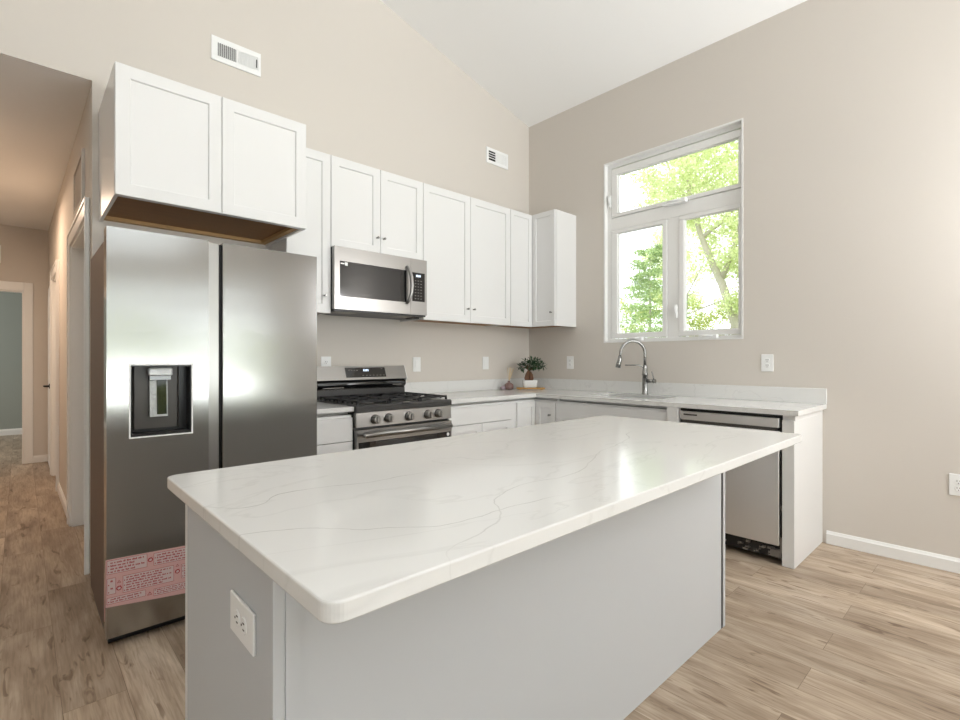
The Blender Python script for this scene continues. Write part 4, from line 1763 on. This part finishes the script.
for cx_, cy_, cz_, cr in clusters:
    for i in range(44 if cr > .03 else 12):
        d = Vector((rng.gauss(0, 1), rng.gauss(0, 1), rng.gauss(0, .8))).normalized() * cr * (.3 + .7 * rng.random())
        p = Vector((cx_ + FO, cy_, cz_ + .008)) + d
        dirv = (d.normalized() + Vector((rng.uniform(-.5, .5), rng.uniform(-.5, .5), rng.uniform(-.6, .3)))).normalized()
        side = dirv.cross(Vector((rng.uniform(-.4, .4), rng.uniform(-.4, .4), 1))).normalized()
        ln, wd = .03 + rng.random() * .01, .0085
        up = side.cross(dirv) * .003
        q = [p, p + dirv * ln * .45 + side * wd, p + dirv * ln, p + dirv * ln * .45 - side * wd]
        vs = [b.verts.new(v) for v in q]
        mid = b.verts.new(p + dirv * ln * .5 - up)
        for k in range(4):
            b.faces.new((vs[k], vs[(k + 1) % 4], mid))
obj('foliage', b, 'leaf', t)

t = thing('reed_diffuser', 'round mauve-brown reed diffuser bottle left of the tray', 'diffuser', (-.42, -.112, CZ1 + .0005))
b = BM()
lathe(b, [(.03, 0), (.042, .008), (.047, .028), (.042, .052), (.024, .066), (.013, .071), (.013, .084), (.015, .086)], (0, 0, 0), 'z', 24)
obj('bottle', b, 'mauve_glass', t)
for i, (dx, dy) in enumerate(((.03, -.03), (.045, -.035), (.015, -.02), (.02, .0), (-.012, .01), (.004, -.012))):
    b = BM()
    tube(b, [(-dx * .12, -dy * .12, .06), (dx * .9, dy * .9, .205 + .008 * (i % 3))], .0018, 6)
    obj('reed', b, 'reed', t)
b = BM()
bmesh.ops.create_icosphere(b, subdivisions=3, radius=.026)
for v in b.verts:
    v.co.x *= 1.15
    v.co.z = max(v.co.z * .8, -.019) + .019
    v.co *= 1 + .05 * math.sin(v.co.x * 190) * math.cos(v.co.y * 150)
for f in b.faces:
    f.smooth = True
b.transform(Matrix.Translation((-.472, -.085, CZ1 + .0005)))
solo('decor_stone', b, 'mauve_stone', 'small pale mauve stone left of the reed diffuser', 'stone')

# ------------------------------------------------------------------ outdoors
b = BM()
box(b, .3, 40, -25, 30, -.62, -.6)
struct('ground', b, 'grass')


def leaf_cloud(bm, blobs, rng, size, per, flat=1.0):
    """blobs: (centre, radii) ; scattered leaf quads"""
    for c, r in blobs:
        for i in range(per):
            d = Vector((rng.gauss(0, 1), rng.gauss(0, 1), rng.gauss(0, 1))).normalized() * (rng.random() ** .5)
            p = Vector((c[0] + d.x * r[0], c[1] + d.y * r[1], c[2] + d.z * r[2]))
            a = Vector((rng.uniform(-1, 1), rng.uniform(-1, 1), rng.uniform(-1, 1) * flat)).normalized()
            s = a.cross(Vector((rng.uniform(-1, 1), rng.uniform(-1, 1), rng.uniform(-1, 1)))).normalized()
            l = size * rng.uniform(.6, 1.3)
            q = (p, p + a * l * .5 + s * l * .32, p + a * l, p + a * l * .5 - s * l * .32)
            bm.faces.new([bm.verts.new(v) for v in q])


rng = random.Random(21)
GZ_ = -.6
t = thing('maple_tree', 'leaning grey-trunked tree with pale spring leaves outside the window', 'tree', (8.0, .35, GZ_))
b = BM()
tube(b, [(8, .45, GZ_), (8, .62, .8), (8, .82, 2.0), (8, 1.12, 2.95), (8, 1.36, 3.5), (8, 1.62, 4.2), (8.1, 1.9, 5.1), (8.2, 2.1, 6.4), (8.2, 2.2, 8)], [.14, .125, .11, .09, .08, .06, .055, .04, .02], 12)
obj('trunk', b, 'tree_bark', t, True)
for path, rad in (([(8, 1.15, 3.0), (8.1, .85, 3.9), (8.1, .7, 4.6), (8.2, .6, 6)], [.07, .055, .04, .02]),
                  ([(8, 1.60, 4.1), (8.2, 1.1, 4.5), (8.3, .4, 5.6)], [.05, .04, .02]),
                  ([(8, 1.0, 2.6), (8.0, 1.5, 2.45), (8.0, 1.95, 2.30), (7.9, 2.1, 2.32)], [.02, .018, .014, .008]),
                  ([(8.1, 1.9, 5.0), (8.1, 2.3, 5.6), (8.0, 2.5, 6.3)], [.04, .03, .015]),
                  ([(8.1, 2.0, 2.2), (8.1, 1.98, 2.8), (8.1, 1.7, 3.3), (8.1, 1.55, 3.6)], [.02, .018, .014, .008]),
                  ([(8.1, 1.98, 2.75), (8.1, 1.6, 2.95), (8.1, 1.3, 3.2)], [.012, .01, .006])):
    b = BM()
    tube(b, path, rad, 8)
    obj('branch', b, 'tree_bark', t, True)
b = BM()
blobs = []
for i in range(200):
    yy = rng.uniform(-.5, 2.5)
    zz = rng.uniform(3.3, 7.6)
    if yy > 1.55 and zz < 3.7 and rng.random() < .6:
        continue
    blobs.append(((rng.uniform(7.2, 9.4), yy, zz), (.5, .36, .30)))
for i in range(26):
    blobs.append(((rng.uniform(7.5, 9), rng.uniform(2.3, 3.2), rng.uniform(5.0, 7.4)), (.5, .28, .3)))
for i in range(26):
    blobs.append(((rng.uniform(7.6, 8.6), rng.uniform(-.3, 1.0), rng.uniform(2.3, 3.6)), (.4, .25, .3)))
for i in range(9):
    blobs.append(((rng.uniform(7.6, 8.6), rng.uniform(3.2, 4.0), rng.uniform(5.9, 6.9)), (.4, .3, .2)))
leaf_cloud(b, blobs, rng, .075, 200)
obj('foliage', b, 'spring_leaf', t, True)

t = thing('conifer_tree', 'green conifer seen through the lower left window pane', 'tree', (6.2, 1.95, GZ_))
b = BM()
tube(b, [(6.2, 1.95, GZ_), (6.2, 1.95, 3.4)], [.06, .012], 8)
obj('trunk', b, 'tree_bark', t, True)
b = BM()
blobs = []
for i in range(30):
    z = 1.0 + i * .09
    r = (4.6 - z) * .36
    for k in range(4):
        a = rng.random() * 2 * PI
        rr = r * rng.uniform(.3, .75)
        blobs.append(((6.2 + math.cos(a) * rr, 1.95 + math.sin(a) * rr, z + rng.uniform(-.08, .08)), (r * .45, r * .45, .06)))
leaf_cloud(b, blobs, rng, .05, 110, .3)
obj('foliage', b, 'conifer_leaf', t, True)
t = thing('young_tree', 'pale yellow-green young tree left of the conifer outside', 'tree', (13.6, 4.6, GZ_))
b = BM()
tube(b, [(13.6, 4.9, GZ_), (13.6, 4.9, 3.0), (13.6, 4.8, 5.6)], [.09, .07, .03], 8)
obj('trunk', b, 'tree_bark', t, True)
b = BM()
blobs = [((rng.uniform(13.0, 14.2), rng.uniform(3.9, 6.2), rng.uniform(4.6, 6.6)), (.4, .32, .28)) for i in range(26)]
blobs += [((rng.uniform(13.0, 14.2), rng.uniform(4.2, 5.6), rng.uniform(3.0, 5.0)), (.4, .32, .28)) for i in range(22)]
leaf_cloud(b, blobs, rng, .09, 150)
obj('foliage', b, 'spring_leaf', t, True)
for (ya, yb, zt, lab) in ((1.5, 3.5, 3.0, 'yellow-green hedge low in the right window pane'), (4.1, 6.8, 3.3, 'yellow-green hedge low in the left window pane')):
    b = BM()
    blobs = []
    for i in range(60):
        blobs.append(((rng.uniform(10.6, 11.5), rng.uniform(ya, yb), rng.uniform(.2, zt - .15)), (.4, .35, .25)))
    leaf_cloud(b, blobs, rng, .075, 150)
    t = thing('hedge', lab, 'hedge', (11, (ya + yb) / 2, GZ_))
    obj('foliage', b, 'hedge_leaf', t, True)
    for k in range(4):
        yk = ya + (k + .5) * (yb - ya) / 4
        b = BM()
        tube(b, [(11, yk, GZ_), (11, yk + .05, 1.2)], [.04, .015], 6)
        obj('stem', b, 'tree_bark', t, True)

# garden outside the glass doors behind the photographer (mirrored in the refrigerator)
b = BM()
box(b, -9, 1.5, -16, YF - .2, -.1, -.02)
struct('ground_patio', b, 'exterior')
b = BM()
blobs = []
for i in range(60):
    blobs.append(((rng.uniform(-5.0, 2.6), rng.uniform(-12.9, -12.1), rng.uniform(.3, 2.1)), (.6, .35, .35)))
leaf_cloud(b, blobs, rng, .16, 110)
t = thing('garden_hedge', 'green garden hedge beyond the patio, mirrored in the refrigerator doors', 'hedge', (-1.2, -12.5, -.02))
obj('foliage', b, 'hedge_leaf', t, True)
for k in range(5):
    b = BM()
    tube(b, [(-4.4 + 1.6 * k, -12.5, -.02), (-4.4 + 1.6 * k, -12.5, 1.5)], [.05, .02], 6)
    obj('stem', b, 'tree_bark', t, True)
